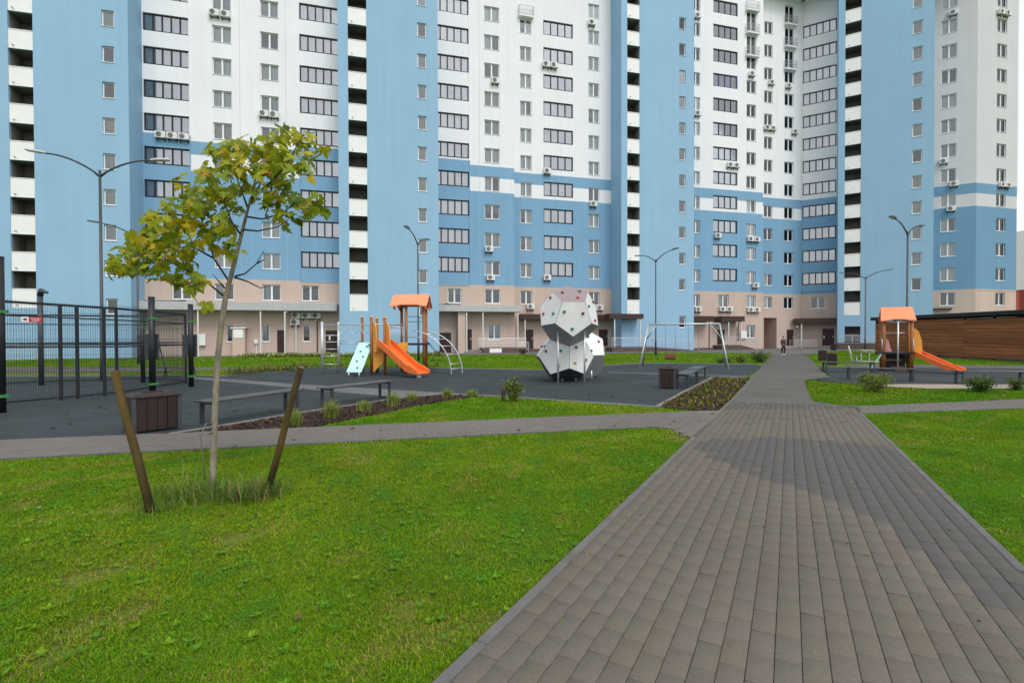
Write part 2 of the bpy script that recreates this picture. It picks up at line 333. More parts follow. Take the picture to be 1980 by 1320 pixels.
APR = [(-60, 34), (-31, 41), (-22, 42.3), (-5.5, 44.4), (10, 46.3), (15.5, 49.2), (21.2, 46.2), (22.0, 44.0), (27, 44.4), (30, 49), (35, 53.4), (41, 55.6), (60, 50), (80, 60), (80, 90), (-60, 90)]
sheet('asphalt_apron', APR, -.012, ASPH)
sheet('footpath', [(-45, 25.6), (-19.6, 24.4), (-15.7, 25.3), (-11.2, 27.0), (-11.2, 27.9), (-16.7, 26.9), (-23.5, 28.4), (-45, 30)], -.01, PAVE_T)
sheet('footpath_right', [(17.5, 26.2), (30, 23.4), (42, 20), (42, 24), (30, 26.6), (18.9, 28.8)], -.003, PAVE_T)
BED1 = [(-5.27, 8.27), (-5.06, 8.84), (-4.49, 10.42), (-3.54, 12.2), (-2.87, 13.54), (-2.05, 14.30), (-.75, 14.0), (-2.01, 12.29), (-2.72, 10.61), (-3.22, 9.53), (-3.49, 8.70)]
BED2 = [(3.27, 11.35), (5.08, 14.8), (7.97, 20.02), (9.30, 19.85), (4.55, 11.12), (4.25, 10.78)]
sheet('mulch_bed', BED1, -.03, MULCH_B); sheet('mulch_bed_right', BED2, -.03, MULCH_B)
kerb('kerb_bed', [(-5.5, 8.12), (-5.15, 8.84), (-4.58, 10.42), (-3.63, 12.23), (-2.93, 13.63), (-2.07, 14.42), (-.73, 14.1), (.54, 13.27), (1.77, 12.41), (2.88, 11.74), (3.27, 11.45)], .07, -.05, .012, CONC)
kerb('kerb_bed_right', [(3.27, 11.45), (5.05, 14.88), (7.94, 20.1), (9.3, 20.05)], .08, -.05, .02, CONC)
kerb('kerb_far', [(13.8, 28.95), (10.89, 29.66), (7.75, 30.4), (5.5, 28.42), (1.49, 24.42), (1.01, 24.81), (-3.75, 26.21), (-10.56, 26.55), (-11.19, 24.25), (-12.33, 21.56), (-14.5, 22.2), (-17.54, 21.77), (-30, 21.64)], .08, -.05, .02, CONC)

# ------------------------------------------------------------------ main path: block paving laid course by course
NQ, PW, PL, QI = 23, .1078, .2156, 1.24
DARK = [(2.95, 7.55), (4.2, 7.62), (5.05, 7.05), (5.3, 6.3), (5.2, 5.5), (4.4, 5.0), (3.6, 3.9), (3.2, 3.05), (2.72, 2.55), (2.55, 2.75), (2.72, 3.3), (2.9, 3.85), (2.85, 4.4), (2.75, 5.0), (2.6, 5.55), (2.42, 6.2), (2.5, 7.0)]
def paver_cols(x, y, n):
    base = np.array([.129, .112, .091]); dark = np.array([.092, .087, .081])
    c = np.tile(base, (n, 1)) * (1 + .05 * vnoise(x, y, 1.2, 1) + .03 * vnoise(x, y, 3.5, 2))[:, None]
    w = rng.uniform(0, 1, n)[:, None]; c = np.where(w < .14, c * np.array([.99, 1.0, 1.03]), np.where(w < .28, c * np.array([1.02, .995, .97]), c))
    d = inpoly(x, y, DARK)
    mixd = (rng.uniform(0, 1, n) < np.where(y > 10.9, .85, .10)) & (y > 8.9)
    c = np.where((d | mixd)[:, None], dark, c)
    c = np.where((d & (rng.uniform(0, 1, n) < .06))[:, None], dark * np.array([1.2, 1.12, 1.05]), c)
    return c * rng.uniform(.982, 1.018, n)[:, None]
def paver_unit(w, l, h=.03, ch=.0022, gap=.003):
    a, b = w / 2 - gap / 2, l / 2 - .0007
    r0 = [(-a, -b, -h), (a, -b, -h), (a, b, -h), (-a, b, -h)]; r1 = [(-a, -b, -ch), (a, -b, -ch), (a, b, -ch), (-a, b, -ch)]
    a2, b2 = a - ch, b - ch; r2 = [(-a2, -b2, 0), (a2, -b2, 0), (a2, b2, 0), (-a2, b2, 0)]
    f = []
    for k in (0, 4):
        for i in range(4): f.append((k + i, k + (i + 1) % 4, k + 4 + (i + 1) % 4, k + 4 + i))
    f.append((8, 9, 10, 11)); return np.array(r0 + r1 + r2), np.array(f)
def paver_field(cx, cy, ang, w, l):
    n = len(cx); uv, uf = paver_unit(w, l); c, s = math.cos(ang), math.sin(ang)
    v = np.zeros((n, 12, 3)); dz = rng.normal(0, .0010, n); tl = rng.normal(0, .0022, (n, 2))
    v[:, :, 0] = cx[:, None] + uv[:, 0] * c - uv[:, 1] * s; v[:, :, 1] = cy[:, None] + uv[:, 0] * s + uv[:, 1] * c
    v[:, :, 2] = gza(v[:, :, 1]) + uv[:, 2] + dz[:, None] + uv[:, 0] * tl[:, :1] + uv[:, 1] * tl[:, 1:]
    f = (uf[None] + (np.arange(n) * 12)[:, None, None]).reshape(-1, 4); return v.reshape(-1, 3), f
path = thing('path', (1.5, 5, gz(5))); path['kind'] = 'structure'
cent = []
for j in range(NQ):
    off = rnd.uniform(0, PL) if j % 2 else rnd.uniform(0, PL)
    t = -3 + off
    while t < 13.6:
        cent.append((t, -QI + PW * (j + .5))); t += PL + .0004
for j in range(22):                                  # the crossing walk that leaves to the right beside the camera
    t = -3 + rnd.uniform(0, PL)
    while t < 4.2 - PL / 2:
        cent.append((t, 1.32 + PW * (j + .5))); t += PL
cent = np.array(cent); pcx = EX * cent[:, 0] + EY * cent[:, 1]; pcy = EY * cent[:, 0] - EX * cent[:, 1]
ANG_P = -PA
dist = np.hypot(pcx, pcy); vis = (pcy > 1.75) & (np.abs(pcx) < pcy * 1.02); order = np.argsort(np.where(vis, dist, 1e6)); near = set(order[:300].tolist())
uv, uf = paver_unit(PW, PL); variants = []
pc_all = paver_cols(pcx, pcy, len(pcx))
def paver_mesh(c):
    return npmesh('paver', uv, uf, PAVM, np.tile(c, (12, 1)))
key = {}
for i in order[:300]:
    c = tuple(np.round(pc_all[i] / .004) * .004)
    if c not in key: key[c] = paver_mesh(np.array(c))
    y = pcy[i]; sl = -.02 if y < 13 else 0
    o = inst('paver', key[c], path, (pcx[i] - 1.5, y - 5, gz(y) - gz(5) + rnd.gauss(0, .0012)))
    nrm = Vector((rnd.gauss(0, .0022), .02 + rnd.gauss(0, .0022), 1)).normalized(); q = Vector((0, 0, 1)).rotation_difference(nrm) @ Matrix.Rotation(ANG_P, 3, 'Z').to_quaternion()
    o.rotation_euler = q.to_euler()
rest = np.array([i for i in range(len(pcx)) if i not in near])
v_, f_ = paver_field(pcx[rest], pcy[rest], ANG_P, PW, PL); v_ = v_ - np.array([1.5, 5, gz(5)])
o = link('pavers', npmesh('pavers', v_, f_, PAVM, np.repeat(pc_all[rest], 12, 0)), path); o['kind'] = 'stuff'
sheet('path_bed', [pq(-3.2, -1.29), pq(-3.2, 3.9), pq(4.22, 3.9), pq(4.22, 1.29), pq(13.7, 1.29), pq(13.7, -1.29)], -.014, SAND)
sheet('path_far', [pq(13.4, -1.3), pq(13.4, 1.25), (7.35, 12.0), (7.46, 12.6), (9.08, 15.59), (10.78, 18.69), (11.4, 19.1), (12.8, 20.3), pq(24, 1.3), pq(50, 1.3), pq(50, -1.3)], -.001, PAVE_T)
kerb('kerb_path_left', [pq(-3, -1.27), pq(8.02, -1.27)], .06, -.08, .004); kerb('kerb_path_upper', [pq(11.6, -1.27), pq(22.4, -1.27)], .06, -.08, .004)
kerb('kerb_path_right', [pq(4.24, 1.27), pq(12.5, 1.27)], .06, -.08, .004); kerb('kerb_walk_right', [pq(4.24, 1.3), pq(4.24, 4.2)], .06, -.08, .004)

# crossing footpath left and right: small blocks laid across
def cross(name, poly, ang, w, l, base, v0):
    xs = [p[0] for p in poly]; ys = [p[1] for p in poly]; c, s = math.cos(ang), math.sin(ang); cs = []
    ext = 30
    for k in range(-200, 200):
        v = v0 + l * (k + .5); us = np.arange(-ext, ext, w) + (w / 2 if k % 2 else 0) + rng.normal(0, .004)
        cs.append(np.stack([us * c - v * s, us * s + v * c], 1))
    cs = np.concatenate(cs); k = inpoly(cs[:, 0], cs[:, 1], poly); cs = cs[k]
    v, f = paver_field(cs[:, 0], cs[:, 1], ang, w, l); n = len(cs)
    cc = np.array(base)[None] * rng.uniform(.93, 1.07, n)[:, None] * (1 + .08 * vnoise(cs[:, 0], cs[:, 1], .9))[:, None]
    r = thing(name, (0, 0, 0)); r['kind'] = 'structure'
    o = link('pavers', npmesh('pavers', v, f, PAVM, np.repeat(cc, 12, 0)), r); o['kind'] = 'stuff'
    cx, cy = sum(xs) / len(xs), sum(ys) / len(ys)
    b = sheet('bed', poly, -.007, PAVE_T, parent=r, kind=None); return r
XL = [(-13, xlo(-13)), (2.42, xlo(2.42)), (2.72, 8.5), pq(8.02, -1.29), pq(11.55, -1.29), (-13, xup(-13))]
XR = [pq(12.5, 1.30), (11.26, 11.13), (21, 13.2), (21, 14.75), (12.81, 12.67), (7.61, 11.32), (7.36, 11.75), pq(13.6, 1.3)]
cross('crossing_path_left', XL, math.atan(.265), .22, .1110, (.150, .136, .121), 8.10 * math.cos(math.atan(.265)) + .03); cross('crossing_path_right', XR, math.atan(.21), .22, .11, (.142, .129, .116), 8.75 * math.cos(math.atan(.21)))

kerb('kerb_crossing_lower', [(-14, xlo(-14)), (2.40, xlo(2.40)), (2.70, 8.50), pq(8.02, -1.28)], .06, -.08, .003); kerb('kerb_crossing_upper', [(-14, xup(-14) + .02), (-5.66, xup(-5.66) + .02)], .06, -.08, .003); kerb('kerb_crossing_bed', [(-5.2, xup(-5.2) + .02), (4.2, xup(4.2) + .02)], .06, -.08, .003)
kerb('kerb_crossing_right', [pq(12.5, 1.27), (11.26, 11.11), (21, 13.2)], .06, -.08, .003); kerb('kerb_crossing_right_upper', [(7.45, 12.3), (7.40, 11.8), (7.62, 11.34), (12.81, 12.69), (21, 14.8)], .06, -.08, .003)
# ================================================================== GRASS (uncountable: one object per lawn)
L1 = [(-14, xlo(-14) - .01), (2.36, xlo(2.36) - .01), (2.68, 8.48), pq(8.0, -1.31), pq(1, -1.31), pq(-1.5, -1.31), (-14, -1)]
L2 = [pq(4.28, 1.31), pq(12.45, 1.31), (11.26, 11.08), (20, 12.95), (20, 2), pq(4.28, 4.0)]
L3 = [(-3.45, 8.73), (-3.2, 9.53), (-2.70, 10.61), (-1.99, 12.29), (-.72, 13.94), (.54, 13.2), (1.77, 12.34), (2.88, 11.66), (3.22, 11.36), (4.15, 10.74), (1.11, 9.92)]
L4 = [(10.7, 18.6), (9.12, 15.59), (7.5, 12.55), (7.42, 11.88), (7.64, 11.36), (12.81, 12.71), (22, 15.1), (22, 15.95), (16, 15.5), (12.79, 15.52), (11.72, 16.2), (11.6, 17.24)]
L5 = [(-34, 29.4), (-23.5, 28.5), (-11.2, 28.0), (-10.5, 26.7), (-3.75, 26.3), (1.0, 24.95), (1.5, 24.6), (5.5, 28.6), (7.7, 30.6), (13.9, 29.1), (15.0, 30.3), (21.0, 41.1), (21.8, 43.8), (21.0, 46.0), (15.5, 49.0), (10, 46.1), (-5.5, 44.2), (-22, 42.1), (-36, 39.6)]
L6 = [(-19.4, 24.3), (-17.4, 22.0), (-14.5, 22.35), (-12.4, 21.8), (-11.3, 24.4), (-11.2, 26.9), (-15.6, 25.2)]
L7 = [(17.6, 29.4), (18.9, 28.9), (30, 26.7), (33, 26), (33, 34), (29.6, 36), (31, 44), (35, 53.2), (30, 48.8), (27.4, 44.3), (25.2, 43.6)]
def grass(name, poly, bands, label, cover=None, hmul=1.0, tint=(1, 1, 1), edge=True, cat='grass'):
    V = []; F = []; C = []; tot = 0
    xs = np.array([p[0] for p in poly]); ys = np.array([p[1] for p in poly])
    for y0, y1, dens, wd, ln in bands:
        ya, yb = max(y0, ys.min()), min(y1, ys.max())
        if yb <= ya: continue
        xa, xb = max(xs.min(), -1.15 * yb - 2.4), min(xs.max(), 1.15 * yb + 2.4)
        n = int((xb - xa) * (yb - ya) * dens); x = rng.uniform(xa, xb, n); y = rng.uniform(ya, yb, n)
        k = inpoly(x, y, poly) & (np.abs(x) < 1.15 * y + 2.4); x, y = x[k], y[k]
        big = vnoise(x, y, .55, 0); mid = vnoise(x, y, 1.7, 1); fin = vnoise(x, y, 5.0, 2)
        bare = (mid + .8 * fin) > .95
        keep = ~(bare & (rng.uniform(0, 1, len(x)) < .62)); x, y, big, mid, fin = x[keep], y[keep], big[keep], mid[keep], fin[keep]
        n = len(x)
        clov = ((.25 * big - .9 * fin - .3 * mid) > .55) & (rng.uniform(0, 1, n) < .30)
        L = ln * rng.uniform(.55, 1.35, n) * hmul * (1 + .25 * np.clip(mid, -1, 1)); w = wd * rng.uniform(.6, 1.3, n)
        L = np.where(clov, L * .5, L); w = np.where(clov, w * 2.4, w)
        az = rng.uniform(0, 2 * np.pi, n); lean = rng.uniform(.45, 1.45, n); lean = np.where(clov, 1.35, lean)
        dx, dy = np.cos(az) * np.sin(lean), np.sin(az) * np.sin(lean); dzv = np.cos(lean)
        sa = az + np.pi / 2 + rng.normal(0, .5, n); sx, sy = np.cos(sa), np.sin(sa)
        z0 = gza(y) - .036 + np.where(clov, rng.uniform(.008, .03, n), 0)
        b = np.stack([x, y, z0], 1); m = b + np.stack([dx * L * .45, dy * L * .45, dzv * L * .62], 1)
        s = np.stack([sx * w / 2, sy * w / 2, np.zeros(n)], 1)
        t = b + np.stack([dx * L, dy * L, dzv * L * .85], 1)
        vv = np.stack([b, m - s, t, m + s], 1).reshape(-1, 3)
        g0 = np.array([.112, .280, .005]); g1 = np.array([.225, .335, .007]); g2 = np.array([.085, .235, .006]); tan = np.array([.42, .33, .10]); cl = np.array([.105, .290, .022])
        a = np.clip(.5 + .6 * big + .35 * fin + .35 * mid, 0, 1)[:, None]; c = g0 * (1 - a) + g1 * a
        c = np.where((rng.uniform(0, 1, n) < .18)[:, None], g2, c); c = np.where(clov[:, None], cl, c)
        st = rng.uniform(0, 1, n) < (.05 + .50 * np.clip(mid + .7 * fin - .3, 0, 1)); c = np.where((st & ~clov)[:, None], tan * rng.uniform(.6, 1.1, n)[:, None], c)
        c = c * rng.uniform(.72, 1.28, n)[:, None] * np.array(tint)
        V.append(vv); C.append(np.repeat(c, 4, 0)); F.append(np.arange(n * 4).reshape(n, 4) + tot); tot += n * 4
    me = npmesh(name, np.concatenate(V), np.concatenate(F), GRASSM, np.concatenate(C))
    return tag(link(name, me), label, cat, kind='stuff')
NEARB = [(1.4, 3.2, 24000, .0040, .033), (3.2, 5.2, 14500, .0050, .035), (5.2, 7.2, 9500, .0066, .038), (7.2, 11, 5000, .010, .042), (11, 14, 1900, .016, .07), (14, 19, 1100, .024, .08)]
grass('lawn_grass', L1, NEARB, 'mown lawn with clover and dry patches left of the paved path')
grass('lawn_grass', L2, NEARB, 'mown lawn right of the paved path in the foreground', tint=(.92, .95, 1))
grass('lawn_grass', L3, NEARB, 'strip of lawn between the crossing path and the rubber playground')
grass('lawn_grass', L4, NEARB, 'lawn with shrubs right of the path, before the dark benches', tint=(.80, .86, 1))  # tint puts darkening towards the frame edge into the grass colour
FARB = [(18, 34, 420, .035, .07), (34, 60, 150, .07, .09)]
grass('lawn_grass', L5, FARB, 'broad lawn between the playground and the apartment block', tint=(.95, 1.0, 1.1))
grass('lawn_grass', L6, [(18, 30, 420, .035, .08)], 'small lawn patch behind the sports cage beside the footpath')
grass('lawn_grass', L7, FARB, 'far lawn at the right between the path and the timber pavilion', tint=(.9, 1, 1.1))
def chips(name, poly, n, size, label):
    xs = [p[0] for p in poly]; ys = [p[1] for p in poly]; x = rng.uniform(min(xs), max(xs), n * 3); y = rng.uniform(min(ys), max(ys), n * 3)
    k = inpoly(x, y, poly); x, y = x[k][:n], y[k][:n]; n = len(x)
    a = rng.uniform(0, 6.28, n); L = size * rng.uniform(.5, 1.6, n); w = L * rng.uniform(.3, .7, n); h = w * .3
    tx, ty = rng.normal(0, .35, n), rng.normal(0, .35, n)
    U = np.array([(-1, -1, -1), (1, -1, -1), (1, 1, -1), (-1, 1, -1), (-.8, -.8, 1), (.8, -.7, 1), (.7, .8, 1), (-.8, .8, 1)]) / 2
    px = U[:, 0] * L[:, None]; py = U[:, 1] * w[:, None]; pz = U[:, 2] * h[:, None] + px * tx[:, None] + py * ty[:, None]
    v = np.stack([x[:, None] + px * np.cos(a)[:, None] - py * np.sin(a)[:, None], y[:, None] + px * np.sin(a)[:, None] + py * np.cos(a)[:, None], gza(y)[:, None] - .018 + pz + rng.uniform(0, .02, n)[:, None]], 2)
    fu = np.array([(4, 5, 6, 7), (0, 1, 5, 4), (1, 2, 6, 5), (2, 3, 7, 6), (3, 0, 4, 7)]); f = (fu[None] + (np.arange(n) * 8)[:, None, None]).reshape(-1, 4)
    c = np.array([.042, .025, .018]) * rng.uniform(.35, 1.9, n)[:, None] * np.stack([np.ones(n), rng.uniform(.9, 1.1, n), rng.uniform(.8, 1.3, n)], 1)
    me = npmesh(name, v.reshape(-1, 3), f, CHIPM, np.repeat(c, 8, 0)); tag(link(name, me), label, 'mulch', kind='stuff')
chips('bark_mulch', BED1, 5200, .06, 'dark bark mulch in the bed along the playground kerb'); chips('bark_mulch', BED2, 4200, .075, 'dark bark mulch in the wedge bed beside the main path')
grass('ground_cover', BED2, [(10, 20.2, 75, .035, .15)], 'yellow green creeping ground cover in the wedge mulch bed', tint=(1.15, .78, 1.6), cat='ground cover')

# ================================================================== APARTMENT BUILDINGS
A1, A2 = R_(15), R_(-30)                       # facade frames: local x along the wall, -y out of the wall
def fr(rot, s, D, z=0.0):
    c, k = math.cos(rot), math.sin(rot); return (c * s - k * D, k * s + c * D, z)
ZTOP = 43.0
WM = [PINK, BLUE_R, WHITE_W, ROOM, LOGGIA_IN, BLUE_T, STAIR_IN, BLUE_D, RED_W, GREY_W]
def band(z, lo=(6.7, 15.95, 17.35, 18.5)):
    if z < lo[0]: return 0
    if z < lo[1]: return 1
    if z < lo[2]: return 2
    if z < lo[3]: return 1
    return 2
def wall(bld, rot, s0, s1, D, holes, colour, zb=(6.7, 15.95, 17.35, 18.5, 18.9), z0=-.6, z1=ZTOP, sb=(), name='wall', th=.24):
    """front wall of one facade plane with its openings; every opening runs on into a closed room"""
    S = sorted(set([s0, s1] + [h[0] for h in holes] + [h[1] for h in holes] + [s for s in sb if s0 < s < s1]))
    Z = sorted(set([z0, z1] + [h[2] for h in holes] + [h[3] for h in holes] + [z for z in zb if z0 < z < z1]))
    mb = MB()
    for i in range(len(S) - 1):
        a, b = S[i], S[i + 1]; cs = (a + b) / 2; hh = [h for h in holes if h[0] < cs < h[1]]; run = None
        for j in range(len(Z) - 1):
            c, d = Z[j], Z[j + 1]; cz = (c + d) / 2
            if any(h[2] < cz < h[3] for h in hh):
                if run: mb.add([(a, D, run[0]), (b, D, run[0]), (b, D, run[1]), (a, D, run[1])], [(0, 1, 2, 3)], run[2]); run = None
                continue
            k = colour(cs, cz)
            if run and run[2] == k: run = (run[0], d, k)
            else:
                if run: mb.add([(a, D, run[0]), (b, D, run[0]), (b, D, run[1]), (a, D, run[1])], [(0, 1, 2, 3)], run[2])
                run = (c, d, k)
        if run: mb.add([(a, D, run[0]), (b, D, run[0]), (b, D, run[1]), (a, D, run[1])], [(0, 1, 2, 3)], run[2])
    for h in holes:
        a, b, c, d, dep, im = h[:6]; k = colour((a + b) / 2, (c + d) / 2)
        for y0, y1, mi in ((D, D + th, k), (D + th, D + dep, im)):
            mb.add([(a, y0, c), (a, y1, c), (a, y1, d), (a, y0, d)], [(0, 1, 2, 3)], mi); mb.add([(b, y0, c), (b, y0, d), (b, y1, d), (b, y1, c)], [(0, 1, 2, 3)], mi)
            mb.add([(a, y0, c), (b, y0, c), (b, y1, c), (a, y1, c)], [(0, 1, 2, 3)], mi); mb.add([(a, y0, d), (a, y1, d), (b, y1, d), (b, y0, d)], [(0, 1, 2, 3)], mi)
        mb.add([(a, D + dep, c), (b, D + dep, c), (b, D + dep, d), (a, D + dep, d)], [(0, 1, 2, 3)], im)
    return bpart(bld, mb, name, WM, rot)
def bpart(bld, mb, name, mats, rot, bevel=0.0, smooth=False):
    """mesh given in facade coordinates (s, depth, z) -> child of the building"""
    o = mb.build(name, mats, None, smooth, bevel=bevel); L = LOC[bld.name]; o.parent = bld; o.location = (-L[0], -L[1], -L[2]); o.rotation_euler = (0, 0, rot); return o
def bplace(bld, name, me, rot, s, D, z):
    p = fr(rot, s, D, z); L = LOC[bld.name]; return inst(name, me, bld, (p[0] - L[0], p[1] - L[1], p[2] - L[2]), rot)

# ---- window kinds: local x across, y into the wall, z up from the sill; built once, meshes shared
def me_of(mb, name, m, bevel=0.0):
    o = mb.build(name, m, None, bevel=bevel); me = o.data; bpy.data.objects.remove(o); return me
def frame_mesh(w, h, n, m, bo=.065, mu=.075, y0=.05, y1=.12, bot=None):
    mb = MB(); bot = bot or bo
    mb.box(-w / 2, -w / 2 + bo, y0, y1, 0, h); mb.box(w / 2 - bo, w / 2, y0, y1, 0, h)
    mb.box(-w / 2 + bo, w / 2 - bo, y0, y1, h - bo, h); mb.box(-w / 2 + bo, w / 2 - bo, y0, y1, 0, bot)
    xs = []; inn = w - 2 * bo; pw = (inn - (n - 1) * mu) / n
    for i in range(n):
        x0 = -w / 2 + bo + i * (pw + mu); xs.append((x0 + pw / 2, pw))
        if i < n - 1: mb.box(x0 + pw, x0 + pw + mu, y0 - .006, y1, bot, h - bo)
    return me_of(mb, 'window', m), xs, bot, bo
def curtain_mesh(w, h, m, y=.30, fold=.05):
    n = max(4, int(w / .20)); v = []; f = []
    for i in range(n + 1):
        x = -w / 2 + w * i / n; yy = y + (fold if i % 2 else -fold) * .5
        v += [(x, yy, 0), (x, yy, h)]
        if i: f.append((2 * i - 2, 2 * i, 2 * i + 1, 2 * i - 1))
    mb = MB(); mb.add(v, f); return me_of(mb, 'curtain', m)
class Kind: pass
def kind(w, h, n, fm, gm_, sill=True, **k):
    K = Kind(); K.w, K.h = w, h; K.frame, K.xs, K.bot, K.bo = frame_mesh(w, h, n, fm, **k)
    pw = K.xs[0][1]; ph = h - K.bot - K.bo; mb = MB(); mb.box(-pw / 2, pw / 2, .080, .086, 0, ph); K.pane = me_of(mb, 'pane', gm_)
    K.sill = None
    if sill: mb = MB(); mb.box(-w / 2 - .05, w / 2 + .05, -.135, .048, -.045, -.004); K.sill = me_of(mb, 'sill', PVC, .008)
    K.cur = {}
    return K
KINDS = {}
def get_kind(t, w, h):
    k = (t, round(w, 2), round(h, 2))
    if k not in KINDS:
        if t == 'w': KINDS[k] = kind(w, h, 2, PVC, GLASS, bo=.075, mu=.14)
        elif t == 's': KINDS[k] = kind(w, h, 1, PVC, GLASS, bo=.085)
        elif t == 'b': KINDS[k] = kind(w, h, 4, ALU_B, GLASS_T, False, bo=.11, mu=.13, bot=.15)
        else: KINDS[k] = kind(w, h, int(t[1:]), ALU_D, GLASS_T, False, bo=.11, mu=.125, bot=.15)
    return KINDS[k]
WR = random.Random(21)
def window(bld, rot, D, s, z, w, h, t, style=None):
    K = get_kind(t, w, h); o = bplace(bld, 'window', K.frame, rot, s, D + .085, z)
    for x, pw in K.xs: inst('pane', K.pane, o, (x, 0, K.bot))
    if K.sill: inst('sill', K.sill, o)
    r = WR.random(); dark = style == 'dark'
    def cur(ci, cw, ch, x, zz, y=.30):
        kk = (ci, round(cw, 2), round(ch, 2), y)
        if kk not in K.cur: K.cur[kk] = curtain_mesh(cw, ch, CURT[ci], y)
        inst('curtain', K.cur[kk], o, (x, 0, zz))
    if t in ('w',):
        if dark:
            if r < .3: cur(1, w * .40, h * .9, -w * .24, .05)
            elif r < .5: cur(3, w * .9, h * .35, 0, h * .6)
        elif r < .38: cur(0, w * .92, h * .93, 0, .03)
        elif r < .55: cur(1, w * .92, h * .93, 0, .03)
        elif r < .66: cur(0, w * .42, h * .93, -w * .24, .03)
        elif r < .74: cur(0, w * .42, h * .93, w * .24, .03); cur(3, w * .42, h * .5, -w * .24, h * .45)
        elif r < .80: cur(3, w * .92, h * .45, 0, h * .5)
        elif r < .88: cur(2, w * .92, h * .93, 0, .03)
    elif t == 's':
        if style == 'dark': return o
        if r < .75: cur(2 if r < .3 else 1, w * .9, h * .95, 0, .02, .2)
    else:
        pw = K.xs[0][1] + .07
        base = WR.choice([0, 0, 1, 2, 0, 4 if WR.random() < .3 else 1]); pc = WR.choice([.8, .6, .55, .3])
        for i, (x, _) in enumerate(K.xs):
            q = WR.random()
            if style == 'dark' and q < .7: continue
            if q < pc: cur(base, pw, h * .92, x, .04, .42)
            elif q < pc + .12: cur(1, pw, h * .92, x, .04, .42)
            elif q < pc + .22: cur(3, pw, h * .30, x, .04, .55)
    return o
def bars(bld, name, rot, segs, r, m, n=6):
    mb = MB()
    for a, b in segs: mb.tube([a, b], r, n)
    return bpart(bld, mb, name, m, rot)
def boxpart(bld, name, rot, m, *bs, bevel=0.0):
    mb = MB()
    for b in bs: mb.box(*b)
    return bpart(bld, mb, name, m, rot, bevel)
def railing(bld, rot, s0, s1, y, z0, h=.95, sl=0.0, n=None, rails=4, m=GALV):
    n = n or max(2, int((s1 - s0) / 1.1) + 1); mb = MB()
    for i in range(n):
        s = s0 + (s1 - s0) * i / (n - 1); z = z0 + sl * i / (n - 1); mb.tube([(s, y, z), (s, y, z + h)], .024, 6)
    for k in range(rails):
        zz = h * (1 - k * .24); mb.tube([(s0, y, z0 + zz), (s1, y, z0 + sl + zz)], .024 if k == 0 else .016, 6)
    return bpart(bld, mb, 'railing', m, rot)
def balcony(bld, rot, s, D, z, w=1.75, dep=.42):
    mb = MB(); mb.box(s - w / 2, s + w / 2, D - dep, D + .02, z - .16, z - .02); o = bpart(bld, mb, 'balcony', WHITE_W, rot)
    mb = MB()
    for a, b in (((s - w / 2 + .03, D - dep + .03), (s + w / 2 - .03, D - dep + .03)), ((s - w / 2 + .03, D - dep + .03), (s - w / 2 + .03, D)), ((s + w / 2 - .03, D - dep + .03), (s + w / 2 - .03, D))):
        L = math.hypot(b[0] - a[0], b[1] - a[1]); n = max(2, int(L / .12))
        for i in range(n + 1):
            f = i / n; p = (a[0] + (b[0] - a[0]) * f, a[1] + (b[1] - a[1]) * f); mb.bar((p[0], p[1], z - .02), (p[0], p[1], z + .95), .018)
        for zz in (.95, .5, .08): mb.bar((a[0], a[1], z + zz), (b[0], b[1], z + zz), .03)
    r = bpart(bld, mb, 'railing', STEEL_G, rot); r.parent = o; r.location = (0, 0, 0); r.rotation_euler = (0, 0, 0)

def column(bld, rot, D, s, w, t, z, h, ks, holes, dep=.9, im=3, style=None, odd={}):
    for k in ks:
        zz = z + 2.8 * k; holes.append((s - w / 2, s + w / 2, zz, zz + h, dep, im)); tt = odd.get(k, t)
        window(bld, rot, D, s, zz, w, h, tt, style(k) if callable(style) else style)
dk = lambda k: 'dark' if k <= -1 else None
def stack(bld, rot, D, s0, s1, ks, holes, first=True):
    """open stair landings with white parapets"""
    for k in ks:
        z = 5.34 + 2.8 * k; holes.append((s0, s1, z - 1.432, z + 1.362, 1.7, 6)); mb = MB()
        mb.box(s0 + .004, s1 - .004, D + .05, D + .15, z - 1.428, z); mb.box(s0 + .004, s1 - .004, D + .02, D + .18, z, z + .045)
        o = bpart(bld, mb, 'parapet', PARAPET, rot)
        mb = MB(); x = s0 + (s1 - s0) * .22; mb.tube([(x, D + .15, z - 1.2), (x, D - .16, z - 1.23)], .03, 8); q = bpart(bld, mb, 'drain_pipe', BLACK_M, rot); q.parent = o; q.location = (0, 0, 0); q.rotation_euler = (0, 0, 0)
def slabs(bld, rot, pieces):
    """side walls, tops and the like: quads in facade coordinates with a material index"""
    mb = MB()
    for q, mi in pieces: mb.add(q, [tuple(range(len(q)))], mi)
    return bpart(bld, mb, 'side_wall', WM, rot)
def ret(s, Da, Db, mi=5, bands=None):
    zs = [-.6, ZTOP] if not bands else [-.6, 6.7, 15.95, 17.35, 18.5, ZTOP]
    return [([(s, Da, zs[i]), (s, Db, zs[i]), (s, Db, zs[i + 1]), (s, Da, zs[i + 1])], mi if not bands else band((zs[i] + zs[i + 1]) / 2)) for i in range(len(zs) - 1)]
def roofq(s0, s1, D, dep=14): return ([(s0, D, ZTOP), (s1, D, ZTOP), (s1, D + dep, ZTOP), (s0, D + dep, ZTOP)], 2)

TD, RD, MD, T3D, M2D = 47.0, 49.5, 50.6, 48.2, 52.2
